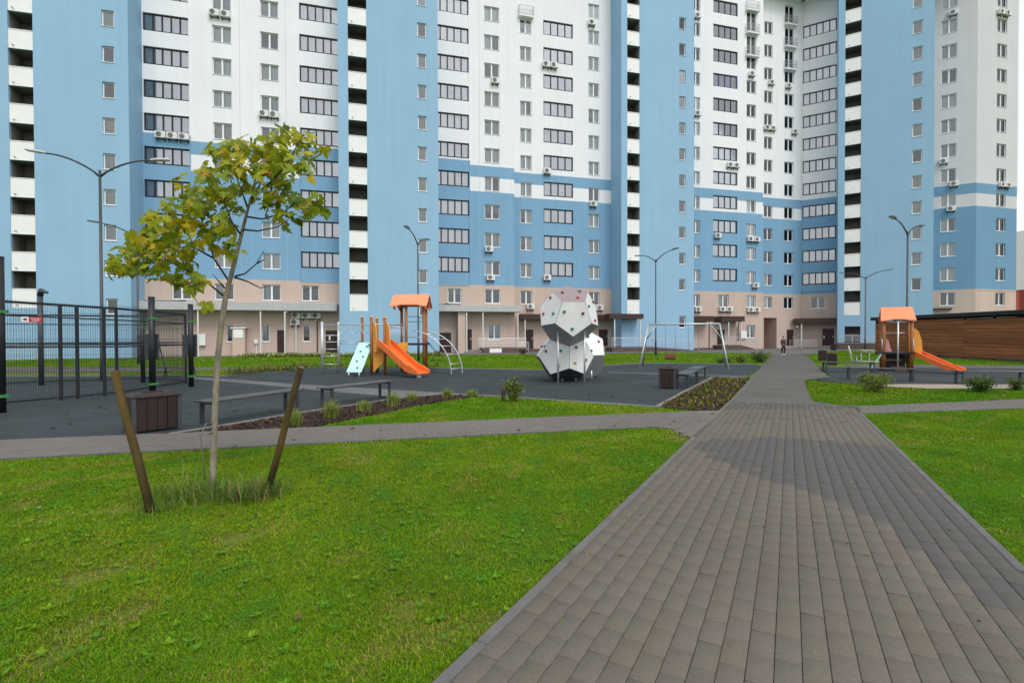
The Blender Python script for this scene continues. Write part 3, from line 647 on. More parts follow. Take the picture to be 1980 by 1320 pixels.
# ---------------- left block
bA = thing('apartment_building', fr(A1, -2, 49.5), 'tall blue and white apartment block behind the maple and the orange slide', 'building', 'blue and white apartment blocks')
hT1 = []; stack(bA, A1, TD, -26.70, -25.14, range(0, 9), hT1)
column(bA, A1, TD, -20.25, .84, 's', 6.47, 1.25, range(0, 8), hT1, style=None); column(bA, A1, TD, -20.2, .82, 's', 3.46, 1.24, [0], hT1, style='dark')
wall(bA, A1, -36, -18.88, TD, hT1, lambda s, z: 5)
hR = []
column(bA, A1, RD, -17.08, 3.48, 'l5', 7.87, 1.50, range(0, 10), hR, 1.3, 4); column(bA, A1, RD, -12.84, 1.5, 'w', 7.68, 1.42, range(-1, 9), hR, style=dk)
column(bA, A1, RD, -9.03, 1.5, 'w', 7.68, 1.42, range(-1, 9), hR, style=dk); column(bA, A1, RD, -4.84, 3.40, 'l5', 7.87, 1.50, range(0, 10), hR, 1.3, 4)
column(bA, A1, RD, -16.14, 1.48, 'w', 7.68, 1.42, [-1], hR, style='dark'); column(bA, A1, RD, -5.77, 1.48, 'w', 7.68, 1.42, [-1], hR, style='dark')
for s, w in ((-12.4, .68), (-9.57, .70), (-6.14, .69)): column(bA, A1, RD, s, w, 's', 1.18, 1.54, [0], hR, style='dark' if s < -12 else None)
def colA(s, z):
    if s < -15.32 or -6.56 < s < -3.1 or 5.4 < s < 8.96: return 0 if z < 6.62 else (1 if z < 18.9 else 2)
    return band(z)
wall(bA, A1, -18.88, -3.1, RD, hR, colA, zb=(6.62, 6.7, 15.95, 17.35, 18.5, 18.9), sb=(-15.32, -6.56))
hT2 = []; stack(bA, A1, TD, -2.25, -.67, range(0, 10), hT2)
column(bA, A1, TD, 4.18, .80, 's', 6.47, 1.25, range(0, 10), hT2); column(bA, A1, TD, 4.22, .80, 's', 3.46, 1.24, [0], hT2, style='dark')
wall(bA, A1, -3.1, 5.62, TD, hT2, lambda s, z: 5)
hE = []
column(bA, A1, RD, 7.20, 3.48, 'l5', 7.87, 1.50, range(0, 10), hE, 1.3, 4, odd={}); column(bA, A1, RD, 11.27, 1.55, 'w', 7.68, 1.42, range(-1, 10), hE, style=dk)
column(bA, A1, RD, 7.45, 1.32, 'w', 7.68, 1.42, [-1], hE, style='dark'); column(bA, A1, RD, 11.45, 1.28, 'w', 1.25, 1.54, [0], hE)
wall(bA, A1, 5.0, 13.55, RD, hE, colA, zb=(6.62, 6.7, 15.95, 17.35, 18.5, 18.9), sb=(8.96,))
slabs(bA, A1, ret(-18.88, TD, RD) + ret(-3.1, TD, RD) + ret(5.62, TD, RD) + ret(13.55, RD, RD + 14, 2, True) + ret(-36, TD, TD + 16) + [roofq(-36, 13.55, TD, 16), ([(-36, TD + 16, -.6), (13.55, TD + 16, -.6), (13.55, TD + 16, ZTOP), (-36, TD + 16, ZTOP)], 2)])
boxpart(bA, 'bay_edge', A1, BLUE_R, (-15.40, -15.32, RD - .05, RD + .0, 6.64, 18.9), (-6.62, -6.56, RD - .05, RD, 6.64, 18.9), (8.96, 9.02, RD - .05, RD, 6.64, 18.9))
boxpart(bA, 'bay_edge', A1, WHITE_W, (-15.40, -15.32, RD - .05, RD + .0, 18.905, ZTOP - .01), (-6.62, -6.56, RD - .05, RD, 18.905, ZTOP - .01), (8.96, 9.02, RD - .05, RD, 18.905, ZTOP - .01))
boxpart(bA, 'drip_edge', A1, STEEL_G, (-18.8, -15.41, RD - .04, RD - .003, 6.58, 6.63), (-6.55, -3.12, RD - .04, RD - .003, 6.58, 6.63), (5.63, 8.95, RD - .04, RD - .003, 6.58, 6.63))
JOINT = mat('joint_sealant', (.42, .48, .55), .8, .1)
def joints(bld, rot, D, ss, z0, z1):
    for s in ss: boxpart(bld, 'panel_joint', rot, JOINT, (s - .012, s + .012, D - .006, D - .001, z0, z1))
joints(bA, A1, RD, (-11.45, -7.7, 10.0, 13.2), 6.72, 18.48); joints(bA, A1, RD, (-11.45, -7.7, 10.0), 18.52, 42.9); joints(bA, A1, TD, (-23.0, 1.8), 2.5, 42.9)
# ground floor of the left block
o = boxpart(bA, 'canopy', A1, [STEEL_G], (-18.86, -3.4, 48.0, 49.48, 3.92, 4.62), bevel=.02)
boxpart(bA, 'canopy', A1, [STEEL_G], (5.66, 13.9, 48.0, 49.48, 3.98, 4.60), bevel=.02)
boxpart(bA, 'duct', A1, BLACK_M, (-18.7, -15.7, 48.7, 48.85, 4.66, 4.72), (-16.0, -15.6, 48.6, 48.9, 4.66, 4.76)); boxpart(bA, 'duct', A1, BLACK_M, (5.7, 7.9, 48.7, 48.85, 4.64, 4.70), (6.4, 6.8, 48.6, 48.9, 4.64, 4.76))
for s in (-14.5, -9.68, 8.4, 10.0, 13.5): boxpart(bA, 'canopy_post', A1, STEEL_W, (s - .05, s + .05, 48.1, 48.2, -.02, 3.93))
for s, y in ((-7.72, 48.05), (-7.0, 49.3)): bars(bA, 'downpipe', A1, [((s, y, 0), (s, y, 3.8)), ((s, y, 3.75), (s + .25, y + .3, 3.93))], .07, STEEL_W, 8)
bars(bA, 'downpipe', A1, [((-5.2, 49.4, .2), (-5.2, 49.4, 3.1))], .05, BROWN_M, 8)
def door(bld, rot, D, s0, s1, z0, z1, m=DOOR_B):
    o = boxpart(bld, 'door', rot, m, (s0, s1, D - .03, D - .002, z0, z1), (s0 + .08, s1 - .08, D - .045, D - .031, z0 + .12, z1 - .12), bevel=.006)
    mb = MB(); mb.box(s1 - .16, s1 - .10, D - .10, D - .047, z0 + .95, z0 + 1.2); h = bpart(bld, mb, 'handle', GALV, rot); h.parent = o; h.location = (0, 0, 0); h.rotation_euler = (0, 0, 0); return o
door(bA, A1, RD, -8.6, -7.86, .22, 2.23); door(bA, A1, RD, -4.5, -3.34, .12, 2.2); door(bA, A1, RD, 5.96, 7.08, .03, 1.98); door(bA, A1, RD, 8.5, 9.14, .3, 2.32)
boxpart(bA, 'notice', A1, SIGN_W, (-4.22, -4.06, RD - .055, RD - .047, 1.3, 1.75))
boxpart(bA, 'utility_cabinet', A1, PINK, (-12.06, -11.06, 48.7, 49.48, -.02, 2.36), bevel=.02); boxpart(bA, 'cabinet_cap', A1, PARAPET, (-12.16, -10.96, 48.6, 49.49, 2.37, 2.46)); boxpart(bA, 'cabinet_door', A1, PARAPET, (-11.95, -11.2, 48.67, 48.698, 1.55, 2.3))
boxpart(bA, 'gas_cabinet', A1, PARAPET, (-14.84, -14.3, 49.2, 49.48, .9, 1.9), bevel=.02); boxpart(bA, 'meter_box', A1, PARAPET, (-10.44, -10.16, 49.3, 49.48, 1.04, 1.4), (-10.33, -10.27, 49.4, 49.47, 0, 1.04))
boxpart(bA, 'step', A1, CONC, (-9.9, -7.3, 48.3, 49.49, -.03, .2), (-9.3, -7.4, 48.7, 49.488, .2, .215)); boxpart(bA, 'step', A1, CONC, (8.3, 9.9, 48.2, 49.49, -.03, .28)); boxpart(bA, 'step', A1, CONC, (8.2, 9.6, 47.9, 48.19, -.03, .14))
boxpart(bA, 'plinth', A1, STONE_B, (9.95, 14.3, 48.0, 49.49, -.03, .46)); boxpart(bA, 'notice', A1, SIGN_W, (10.6, 11.8, 47.95, 47.995, .02, .42))
railing(bA, A1, 9.5, 14.3, 48.05, .46, .92); railing(bA, A1, 9.5, 9.52, 48.6, .46, .92, n=2)
boxpart(bA, 'wall_pier', A1, PINK, (7.6, 8.34, 48.3, 49.49, -.03, 3.97)); boxpart(bA, 'wall_lamp', A1, LAMPG, (6.5, 6.66, RD - .09, RD - .002, 2.2, 2.36), bevel=.03)
railing(bA, A1, -28, -23.5, 45.9, .0, 1.0, n=5)
# ---------------- middle block
bB = thing('apartment_building', fr(A1, 32, 50.6), 'tall blue and white apartment block straight behind the white climbing polyhedra and the swing', 'building', 'blue and white apartment blocks')
hM = []
column(bB, A1, MD, 15.12, 1.24, 'w', 7.70, 1.42, range(-1, 10), hM, style=dk); column(bB, A1, MD, 18.70, 3.3, 'l4', 7.87, 1.50, range(0, 10), hM, 1.3, 4); column(bB, A1, MD, 22.75, 1.25, 'w', 7.70, 1.42, range(-1, 11), hM, style=dk)
column(bB, A1, MD, 18.7, 1.5, 'w', 7.70, 1.42, [-1], hM, style='dark')
wall(bB, A1, 13.55, 24.75, MD, hM, lambda s, z: band(z))
hT3 = []; stack(bB, A1, T3D, 25.44, 26.9, range(0, 12), hT3)
column(bB, A1, T3D, 31.98, .77, 's', 6.47, 1.25, range(0, 11), hT3, style=lambda k: 'dark' if WR.random() < .75 else None); column(bB, A1, T3D, 32.02, .77, 's', 2.44, 1.3, [0], hT3, style='dark')
wall(bB, A1, 24.75, 33.42, T3D, hT3, lambda s, z: 5)
hK = []
column(bB, A1, MD, 35.38, 1.0, 'w', 7.70, 1.42, range(-1, 12), hK, style=lambda k: 'dark' if WR.random() < .6 else None); column(bB, A1, MD, 39.25, 3.3, 'l4', 7.87, 1.50, range(0, 12), hK, 1.3, 4, style=lambda k: 'dark' if WR.random() < .65 else None, odd={8: 'b'})
column(bB, A1, MD, 42.80, 1.3, 'w', 7.70, 1.42, range(-1, 10), hK, style=lambda k: 'dark' if WR.random() < .6 else None)
column(bB, A1, MD, 42.80, 1.3, 'w', 34.55, 2.2, [0], hK, style='dark'); column(bB, A1, MD, 42.80, 1.3, 'w', 37.3, 2.2, [0], hK, style='dark')
column(bB, A1, MD, 39.03, 1.4, 'w', 7.70, 1.42, [-1], hK, style='dark'); column(bB, A1, MD, 42.79, 1.24, 'w', 1.3, 1.52, [0], hK, style='dark')
wall(bB, A1, 33.3, 44.45, MD, hK, lambda s, z: band(z))
hN = []
dk2 = lambda k: 'dark' if WR.random() < .7 else None
column(bB, A1, M2D, 46.63, 1.22, 'w', 7.70, 1.42, range(-1, 12), hN, style=dk2); column(bB, A1, M2D, 49.72, 1.38, 'w', 7.70, 1.42, range(-1, 10), hN, style=dk2)
for z in (34.7, 37.45, 40.2): column(bB, A1, M2D, 49.75, 1.38, 'w', z, 2.2, [0], hN, style='dark')
hN.append((46.05, 47.95, -.6, 3.75, 2.4, 0))
wall(bB, A1, 44.45, 51.62, M2D, hN, lambda s, z: band(z), sb=())
slabs(bB, A1, ret(24.75, T3D, MD) + ret(33.42, T3D, MD) + ret(44.45, MD, M2D, 2, True) + [roofq(13.55, 33.42, T3D, 15), roofq(33.42, 51.6, MD, 13), ([(13.55, 64, -.6), (51.6, 64, -.6), (51.6, 64, ZTOP), (13.55, 64, ZTOP)], 2)])
for z in (39.62, 36.98, 34.32): balcony(bB, A1, 42.8, MD, z)
for z in (39.99, 37.25, 34.5): balcony(bB, A1, 49.75, M2D, z)
balcony(bB, A1, 15.12, MD, 34.55, 1.6)
boxpart(bB, 'joint_cover', A1, WHITE_W, (24.62, 24.74, MD - .05, MD - .002, 6.7, 15.9)) if False else None
boxpart(bB, 'canopy', A1, BROWN_M, (14.0, 27.3, 48.1, 50.58, 3.38, 3.92), bevel=.02) if False else None
boxpart(bB, 'canopy', A1, BROWN_M, (14.25, 24.7, 49.2, 50.58, 3.30, 3.85)); boxpart(bB, 'canopy', A1, BROWN_M, (22.8, 26.6, 46.9, 48.19, 3.36, 3.86))
boxpart(bB, 'canopy', A1, BROWN_M, (34.2, 36.75, 49.2, 50.58, 3.2, 3.78)); boxpart(bB, 'canopy', A1, BROWN_M, (37.7, 40.8, 49.2, 50.58, 3.2, 3.78))
for s, y, z in ((14.6, 49.3, 3.3), (23.4, 47.0, 3.36), (26.3, 47.0, 3.36), (38.75, 49.3, 3.2), (40.4, 49.3, 3.2)): boxpart(bB, 'canopy_post', A1, STEEL_W, (s - .05, s + .05, y, y + .1, -.02, z))
bars(bB, 'downpipe', A1, [((36.3, 49.5, .1), (36.3, 49.5, 3.2))], .06, BROWN_M, 8); bars(bB, 'downpipe', A1, [((40.9, 50.4, .9), (40.9, 50.4, 2.7)), ((40.9, 50.4, 2.7), (40.6, 49.9, 3.2))], .06, BROWN_M, 8)
door(bB, A1, MD, 15.0, 15.86, .3, 2.28); door(bB, A1, MD, 23.3, 24.34, .5, 2.3); door(bB, A1, MD, 38.2, 39.18, .55, 2.28); door(bB, A1, M2D, 49.46, 50.46, .3, 2.3)
boxpart(bB, 'ramp', A1, STONE_B, (22.9, 27.5, 46.6, 48.17, -.05, .44)); mb = MB(); mb.extrude([(27.5, 46.7, -.05), (33.0, 46.7, -.05), (33.0, 46.7, .02), (27.5, 46.7, .44)], (0, 1.2, 0)); bpart(bB, mb, 'ramp', STONE_B, A1)
railing(bB, A1, 22.9, 27.5, 46.65, .44, .95); railing(bB, A1, 27.5, 33, 46.75, .44, .95, sl=-.42)
boxpart(bB, 'stair', A1, STONE_B, (37.6, 40.2, 49.0, 50.58, -.05, .5)); mb = MB(); mb.extrude([(40.2, 49.1, -.05), (42.2, 49.1, -.05), (42.2, 49.1, .03), (40.2, 49.1, .5)], (0, 1.2, 0)); bpart(bB, mb, 'ramp', STONE_B, A1)
railing(bB, A1, 37.7, 40.2, 49.05, .5, .9); railing(bB, A1, 40.2, 42.4, 49.15, .5, .9, sl=-.45); boxpart(bB, 'plinth', A1, STONE_B, (34.2, 37.6, 50.3, 50.59, -.05, .18)); boxpart(bB, 'meter_box', A1, PARAPET, (41.3, 42.08, 50.38, 50.59, 1.2, 2.1), bevel=.02)
boxpart(bB, 'plinth', A1, STONE_B, (14.0, 17.5, 50.0, 50.58, -.05, .28)); railing(bB, A1, 13.9, 15.0, 49.4, .0, .95)
# ---------------- right wing
bC = thing('apartment_building', fr(A2, 6, 72), 'blue and pale grey apartment wing at the right, above the timber pavilion', 'building', 'blue and white apartment blocks')
WD, WTD, W3D, D4 = 73.6, 70.4, 74.8, 41.29
hW = []; column(bC, A2, WD, 1.5, 3.55, 'l5', 7.87, 1.50, range(0, 12), hW, 1.3, 4); column(bC, A2, WD, 1.42, 1.6, 'w', 7.70, 1.42, [-1], hW, style='dark')
wall(bC, A2, -.42, 3.32, WD, hW, lambda s, z: 0 if z < 6.7 else (1 if z < 18.5 else 2))
hWT = []; stack(bC, A2, WTD, 3.97, 5.53, range(0, 13), hWT)
column(bC, A2, WTD, 10.6, .88, 's', 6.47, 1.35, range(0, 12), hWT); hWT.append((4.03, 5.55, .72, 2.6, 1.9, 6))
wall(bC, A2, 3.32, 12.03, WTD, hWT, lambda s, z: 5)
hW3 = []; column(bC, A2, W3D, 14.07, 1.36, 'w', 7.70, 1.50, range(-1, 12), hW3, style=lambda k: 'dark' if k < 0 else None)
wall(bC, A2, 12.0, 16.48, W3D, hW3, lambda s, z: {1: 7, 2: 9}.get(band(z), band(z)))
hD4 = []; column(bC, A1, D4, 68.45, 1.52, 'w', 7.70, 1.45, range(-1, 12), hD4, style=lambda k: 'dark' if k < 0 else None)
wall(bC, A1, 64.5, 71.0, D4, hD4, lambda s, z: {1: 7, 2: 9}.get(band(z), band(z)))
slabs(bC, A2, ret(3.32, WTD, WD) + ret(12.03, WTD, W3D) + [roofq(-.42, 16.48, WTD, 16)])
boxpart(bC, 'wall_pier', A1, WHITE_W, (71.02, 71.9, D4 + .4, D4 + 6, 18.0, ZTOP)); boxpart(bC, 'wall_pier', A1, BLUE_D, (71.02, 71.55, D4 + .4, D4 + 6, 6.6, 17.99)); boxpart(bC, 'wall_pier', A1, RED_W, (71.02, 71.7, D4 + .1, D4 + 6, -.5, 6.58))
slabs(bC, A1, ret(71.0, D4, D4 + 12, 2, True))
boxpart(bC, 'ledge', A1, PINK, (65.0, 70.9, D4 - .04, D4 - .002, 6.56, 6.62)); boxpart(bC, 'ledge', A2, BROWN_M, (12.05, 14.4, W3D - .5, W3D - .002, 4.45, 4.62))
boxpart(bC, 'ledge', A2, BLUE_R, (-.4, 3.3, WD - .08, WD - .002, 7.02, 7.12))
boxpart(bC, 'canopy', A2, BROWN_M, (-1.2, 3.30, 71.9, WD - .002, 3.05, 3.66)); boxpart(bC, 'canopy_post', A2, STEEL_W, (-.4, -.26, 72.0, 72.14, -.02, 3.05))
door(bC, A2, WD, 1.9, 3.14, .3, 2.38); boxpart(bC, 'notice', A2, SIGN_W, (2.02, 2.14, WD - .06, WD - .047, 1.2, 1.55))
boxpart(bC, 'wall_lamp', A2, LAMPG, (-.9, -.7, WD - 1.8, WD - 1.6, 2.55, 2.7), bevel=.03)
railing(bC, A2, -1.6, .9, 71.8, .02, .95, n=4); railing(bC, A2, -1.0, 1.2, 70.9, .02, .95, n=4)
boxpart(bC, 'retaining_wall', A2, STONE_B, (3.3, 8.6, 68.6, 70.39, -.05, .68)); railing(bC, A2, 3.4, 8.5, 68.7, .68, .85); railing(bC, A2, 3.97, 5.53, 70.45, .72, .9, n=3)

# ---------------- air conditioners
acp = thing('air_conditioner', (0, 0, 0), '', 'air conditioner', 'air conditioner units on the facades')
mb = MB(); mb.box(-.40, .40, -.36, -.06, -.28, .28); mb.build('casing', AC_W, acp, bevel=.025)
mb = MB(); mb.tube([(-.10, -.362, 0), (-.10, -.372, 0)], .215, 20); mb.build('fan_grille', BLACK_M, acp)
mb = MB()
for rr in (.20, .13, .06): 
    pts = [(-.10 + rr * math.cos(a * math.pi / 8), -.38, rr * math.sin(a * math.pi / 8)) for a in range(17)]
    mb.tube(pts, .010, 4)
mb.build('guard_ring', AC_W, acp)
mb = MB(); mb.box(-.32, -.26, -.36, 0, -.33, -.285); mb.box(.26, .32, -.36, 0, -.33, -.285); mb.box(-.32, -.26, -.05, -.01, -.5, -.285); mb.box(.26, .32, -.05, -.01, -.5, -.285); mb.box(-.26, .26, -.05, -.01, -.33, -.285); mb.build('bracket', BLACK_M, acp)
snap(acp)
FL = {-1: 'second', 0: 'third', 1: 'fourth', 2: 'fifth', 3: 'sixth', 4: 'seventh', 5: 'eighth', 6: 'ninth', 7: 'tenth', 8: 'eleventh', 9: 'twelfth', 10: 'thirteenth', 11: 'fourteenth', 12: 'fifteenth'}
def fl(z): return FL[max(-1, min(12, int(math.floor((z + .9 - 6.7) / 2.8))))]
ACS = []
def ac(rot, D, s, z, where): ACS.append((fr(rot, s, D, z), rot, z, where))
for i, s in enumerate((-17.52, -16.64, -15.78)): ac(A1, RD, s, 18.74, ('left', 'middle', 'right')[i] + ' one of three below the glazed loggia left of the maple')
for i, s in enumerate((-13.37, -12.48)): ac(A1, RD, s, 29.64, ('left', 'right')[i] + ' one of a pair on white wall, upper left')
for i, s in enumerate((-9.50, -8.65)): ac(A1, RD, s, 21.4, ('left', 'right')[i] + ' one of a pair just above the maple crown')
ac(A1, RD, 11.59, 26.95, 'single unit with black fan on white wall'); ac(A1, RD, 10.89, 10.26, 'single unit on blue wall, left of the polyhedra'); ac(A1, RD, 11.04, 7.45, 'single unit just above the beige storey, left of the polyhedra')
for i, (s, z) in enumerate(((-6.98, 3.56), (-6.11, 3.56), (-5.27, 3.56), (-7.07, 2.95))): ACS.append((fr(A1, s, RD, z), A1, None, 'in the shade of the grey canopy, ' + ('first of the upper three', 'second of the upper three', 'third of the upper three', 'lowest of the four')[i]))
for i, s in enumerate((17.29, 18.15)): ac(A1, MD, s, 29.9, ('left', 'right')[i] + ' one of a pair under a loggia above the polyhedra')
ac(A1, MD, 17.38, 18.83, 'single unit under a loggia at the blue band'); ac(A1, MD, 17.35, 7.72, 'single unit under the lowest loggia above the polyhedra')
ac(A1, MD, 22.44, 35.0, 'single unit high on white wall beside the third blue tower'); ac(A1, MD, 22.6, 15.75, 'single unit under the white band beside the third blue tower')
ac(A1, MD, 15.52, 4.68, 'single unit behind the top of the polyhedra, left side'); ac(A1, MD, 23.31, 4.64, 'single unit behind the top of the polyhedra, right side')
ac(A1, MD, 35.4, 37.8, 'uppermost unit at the edge right of the third blue tower'); ac(A1, MD, 35.42, 26.8, 'unit at the white edge right of the third blue tower'); ac(A1, MD, 35.52, 4.6, 'unit on beige wall right of the swing lamp post')
ac(A1, MD, 38.11, 13.1, 'single unit under a dark loggia on blue wall')
for i, s in enumerate((39.77, 40.62)): ac(A1, MD, s, 21.35, ('left', 'right')[i] + ' one of a pair under a dark loggia on white wall')
for i, s in enumerate((38.76, 39.67)): ac(A1, MD, s, 4.66, ('left', 'right')[i] + ' one of a pair above the brown canopy')
ac(A1, MD, 42.73, 32.2, 'single unit below the small railed balconies'); 
for i, s in enumerate((42.57, 43.45)): ac(A1, MD, s, 12.9, ('left', 'right')[i] + ' one of a pair in the narrow window column')
ac(A1, MD, 43.31, 7.5, 'single unit at the top of the beige storey in the narrow column')
for i, s in enumerate((42.62, 43.48)): ac(A1, MD, s, 4.62, ('left', 'right')[i] + ' one of a pair on beige wall left of the passage')
ac(A1, M2D, 46.94, 32.5, 'single unit near the inner corner')
for i, s in enumerate((46.3, 47.19)): ac(A1, M2D, s, 26.95, ('left', 'right')[i] + ' one of a pair near the inner corner')
ac(A1, M2D, 49.48, 32.4, 'single unit under the lowest railed balcony at the corner'); ac(A1, M2D, 50.44, 26.85, 'single unit right at the inner corner')
ac(A2, W3D, 14.38, 37.8, 'uppermost unit on the grey wing'); ac(A2, W3D, 13.62, 21.3, 'left hanging unit on the grey wing'); ac(A2, W3D, 14.54, 18.6, 'unit above the blue band of the grey wing'); ac(A2, W3D, 14.28, 15.85, 'unit below the white band of the grey wing')
for i, s in enumerate((67.93, 68.9)): ac(A1, D4, s, 37.75, ('left', 'right')[i] + ' one of a pair at the top of the far right face')
for i, s in enumerate((68.3, 69.25)): ac(A1, D4, s, 18.5, ('left', 'right')[i] + ' one of a pair at the blue band of the far right face')
for i, (p, rot, z, w) in enumerate(ACS):
    o = acp if i == 0 else copy_tree(acp)
    lb = 'white air conditioner, ' + ('%s floor, ' % fl(z) if z is not None else '') + w
    if len(lb.split()) > 16: lb = 'air conditioner, ' + w
    o.location = p; o.rotation_euler = (0, 0, rot); o['label'] = lb

# ---------------- a farther block, only its edge shows at the right
bF = thing('far_building', (150, 150, 0), 'distant white and red block with rows of windows at the right edge', 'building')
mb = MB(); mb.box(143, 190, 141, 160, 14, 30.5); mb.build('upper_wall', WHITE_W, bF); mb = MB(); mb.box(143.1, 190, 141.1, 160, -1, 13.99); mb.build('lower_wall', RED_W, bF)
wmb = MB(); wmb.box(-.7, .7, -.05, .0, 0, 1.5); wme = me_of(wmb, 'window', ALU_D)
for i in range(12):
    for j in range(9): inst('window', wme, bF, (143.6 + i * 3 - 150, 140.98 - 150 + (.1 if j < 4 else 0), 1.6 + j * 3.1))

# ================================================================== STREET LAMPS
def lamp(loc, jz, d, label, L=1.75, rise=.5, both=True, headm=DARK_M):
    t = thing('street_lamp', loc, label, 'street lamp', 'double-armed street lamps'); x, y, z = loc; dx, dy = d[0] / math.hypot(*d), d[1] / math.hypot(*d)
    mb = MB(); mb.tube([(x, y, z - .05), (x, y, z + 1.2), (x, y, z + 1.25), (x, y, jz)], [.085, .08, .062, .045], 12); mb.build('pole', DARK_M, t, True)
    mb = MB(); mb.tube([(x, y, z - .02), (x, y, z + .03)], .15, 12); mb.build('base_plate', DARK_M, t)
    for s in ((-1, 1) if both else (-1,)):
        pts = []
        for i in range(9):
            f = i / 8; u = L * f; pts.append((x + s * dx * u, y + s * dy * u, jz - .25 + (rise + .25) * math.sin(f * math.pi / 2) ** .8))
        mb = MB(); mb.tube(pts, [.042 - .014 * i / 8 for i in range(9)], 8); mb.build('arm', DARK_M, t, True)
        e = Vector(pts[-1]); h = Vector((s * dx, s * dy, .10)).normalized(); w = h.cross(Vector((0, 0, 1))).normalized(); n = w.cross(h)
        mb = MB(); mb.extrude([e + h * a + w * b for a, b in ((-.05, -.05), (.12, -.13), (.52, -.12), (.6, -.06), (.6, .06), (.52, .12), (.12, .13), (-.05, .05))], n * .055)
        hd = mb.build('lamp_head', headm, t)
        mb = MB(); c = e + h * .33 - n * .008; mb.obox(c, h * .2, w * .09, n * .007); q = mb.build('diffuser', LAMPG, t); q.parent = hd
    return t
lamp((-15.61, 19.3, 0), 8.0, (1.7, .42), 'tall double-armed lamp post behind the sports cage, left of the maple', headm=STEEL_W)
lamp((23.15, 29.7, 0), 7.7, (1.15, .75), 'tall double-armed lamp post behind the small play house with slide')
lamp((11.91, 42, 0), 7.95, (.87, -1.4), 'double-armed lamp post on the lawn behind the swing')
lamp((37.5, 53.8, .0), 7.8, (1.5, -1.1), 'most distant double-armed lamp post, before the right blue tower')
lamp((-6.28, 34, 0), 7.95, (.25, 1.6), 'lamp post on the lawn behind the roofed play tower')
lamp((-22.86, 31, 0), 7.9, (.95, .6), 'double-armed lamp post half hidden behind the maple leaves')

# ================================================================== BENCHES AND BINS
def make_bench(Lb=2.0, W=.44, top=.45, mats=(SEAT_M,) * 4):
    t = thing('park_bench', (0, 0, 0), '', 'bench', 'backless benches of the courtyard')
    for s in (-1, 1):
        x = s * (Lb / 2 - .14)
        for k in (-1, 1):
            mb = MB(); mb.box(x - .03, x + .03, k * (W / 2 - .05) - .03, k * (W / 2 - .05) + .03, .03, top - .075); mb.build('leg', DARK_M, t, bevel=.004)
        mb = MB(); mb.box(x - .03, x + .03, -W / 2 + .02, W / 2 - .02, -.01, .028); mb.build('foot_bar', DARK_M, t, bevel=.004)
        mb = MB(); mb.box(x - .03, x + .03, -W / 2 + .02, W / 2 - .02, top - .074, top - .034); mb.build('cross_bar', DARK_M, t, bevel=.004)
    for i in range(4):
        y0 = -W / 2 + i * W / 4; mb = MB(); mb.box(-Lb / 2, Lb / 2, y0 + .004, y0 + W / 4 - .004, top - .033, top); mb.build('seat_board', mats[i], t, bevel=.005)
    return t
DIRB = math.pi / 2 - PA
bp = make_bench(2.2)
def bz(x, y): return (x, y, gz(y) - .004)
place(bp, [(bz(-5.12, 10.02), math.pi / 2 - R_(22), 'dark backless bench between the left trash bin and the right stake'),
           (bz(-3.88, 12.72), math.pi / 2 - R_(29), 'dark backless bench before the orange slide, its seat reflecting orange'),
           (bz(5.88, 17.0), DIRB, 'dark bench right behind the brown trash bin by the wedge bed'),
           (bz(7.05, 19.35), DIRB, 'farther dark bench between the trash bin and the swing leg'),
           (bz(13.6, 18.75), R_(-26), 'dark bench before the small play house with slide'),
           (bz(16.1, 17.0), R_(-9), 'dark bench at the right edge beside the foot of the slide'),
           (bz(15.2, 22.9), R_(-12), 'dark bench on rubber left of the small play house')])
def make_bin(w=.64, d=.46, h=.62):
    t = thing('trash_bin', (0, 0, 0), '', 'trash bin', 'brown slatted trash bins')
    for sx in (-1, 1):
        for sy in (-1, 1):
            mb = MB(); mb.box(sx * w / 2 - .028, sx * w / 2 + .028, sy * d / 2 - .028, sy * d / 2 + .028, 0, h - .05); mb.build('corner_post', DARK_M, t, bevel=.004)
    def slats(n, fn):
        for i in range(n): mb = MB(); fn(mb, i); o = mb.build('slat', BROWN_S, t, bevel=.004)
    iw = w - .056; idp = d - .056
    for sy in (-1, 1): slats(4, lambda mb, i: mb.box(-iw / 2 + iw * i / 4 + .003, -iw / 2 + iw * (i + 1) / 4 - .003, sy * d / 2 - .012, sy * d / 2 + .014, .035, h - .055))
    for sx in (-1, 1): slats(3, lambda mb, i: mb.box(sx * w / 2 - .012, sx * w / 2 + .014, -idp / 2 + idp * i / 3 + .003, -idp / 2 + idp * (i + 1) / 3 - .003, .035, h - .055))
    mb = MB(); mb.box(-w / 2 + .03, w / 2 - .03, -d / 2 + .03, d / 2 - .03, .02, .05); mb.build('base', DARK_M, t)
    mb = MB(); o_ = .03; c = .07; z0, z1 = h - .05, h + .02
    O = [(-w / 2 - o_, -d / 2 - o_), (w / 2 + o_, -d / 2 - o_), (w / 2 + o_, d / 2 + o_), (-w / 2 - o_, d / 2 + o_)]; I = [(-w / 2 + c, -d / 2 + c), (w / 2 - c, -d / 2 + c), (w / 2 - c, d / 2 - c), (-w / 2 + c, d / 2 - c)]; H = [(-w / 4, -d / 5), (w / 4, -d / 5), (w / 4, d / 5), (-w / 4, d / 5)]
    vs_ = [(x, y, z0) for x, y in O] + [(x, y, z0 + .02) for x, y in O] + [(x, y, z1) for x, y in I] + [(x, y, z1) for x, y in H] + [(x, y, z1 - .12) for x, y in H]
    fs_ = []
    for k in range(4):
        for i in range(4): fs_.append((k * 4 + i, k * 4 + (i + 1) % 4, k * 4 + 4 + (i + 1) % 4, k * 4 + 4 + i))
    mb.add(vs_, fs_); mb.build('lid', BROWN_S, t)
    mb = MB(); mb.box(-w / 4 + .01, w / 4 - .01, -d / 5 + .01, d / 5 - .01, .06, h - .11); mb.build('liner', BLACK_M, t)
    return t
bn = make_bin()
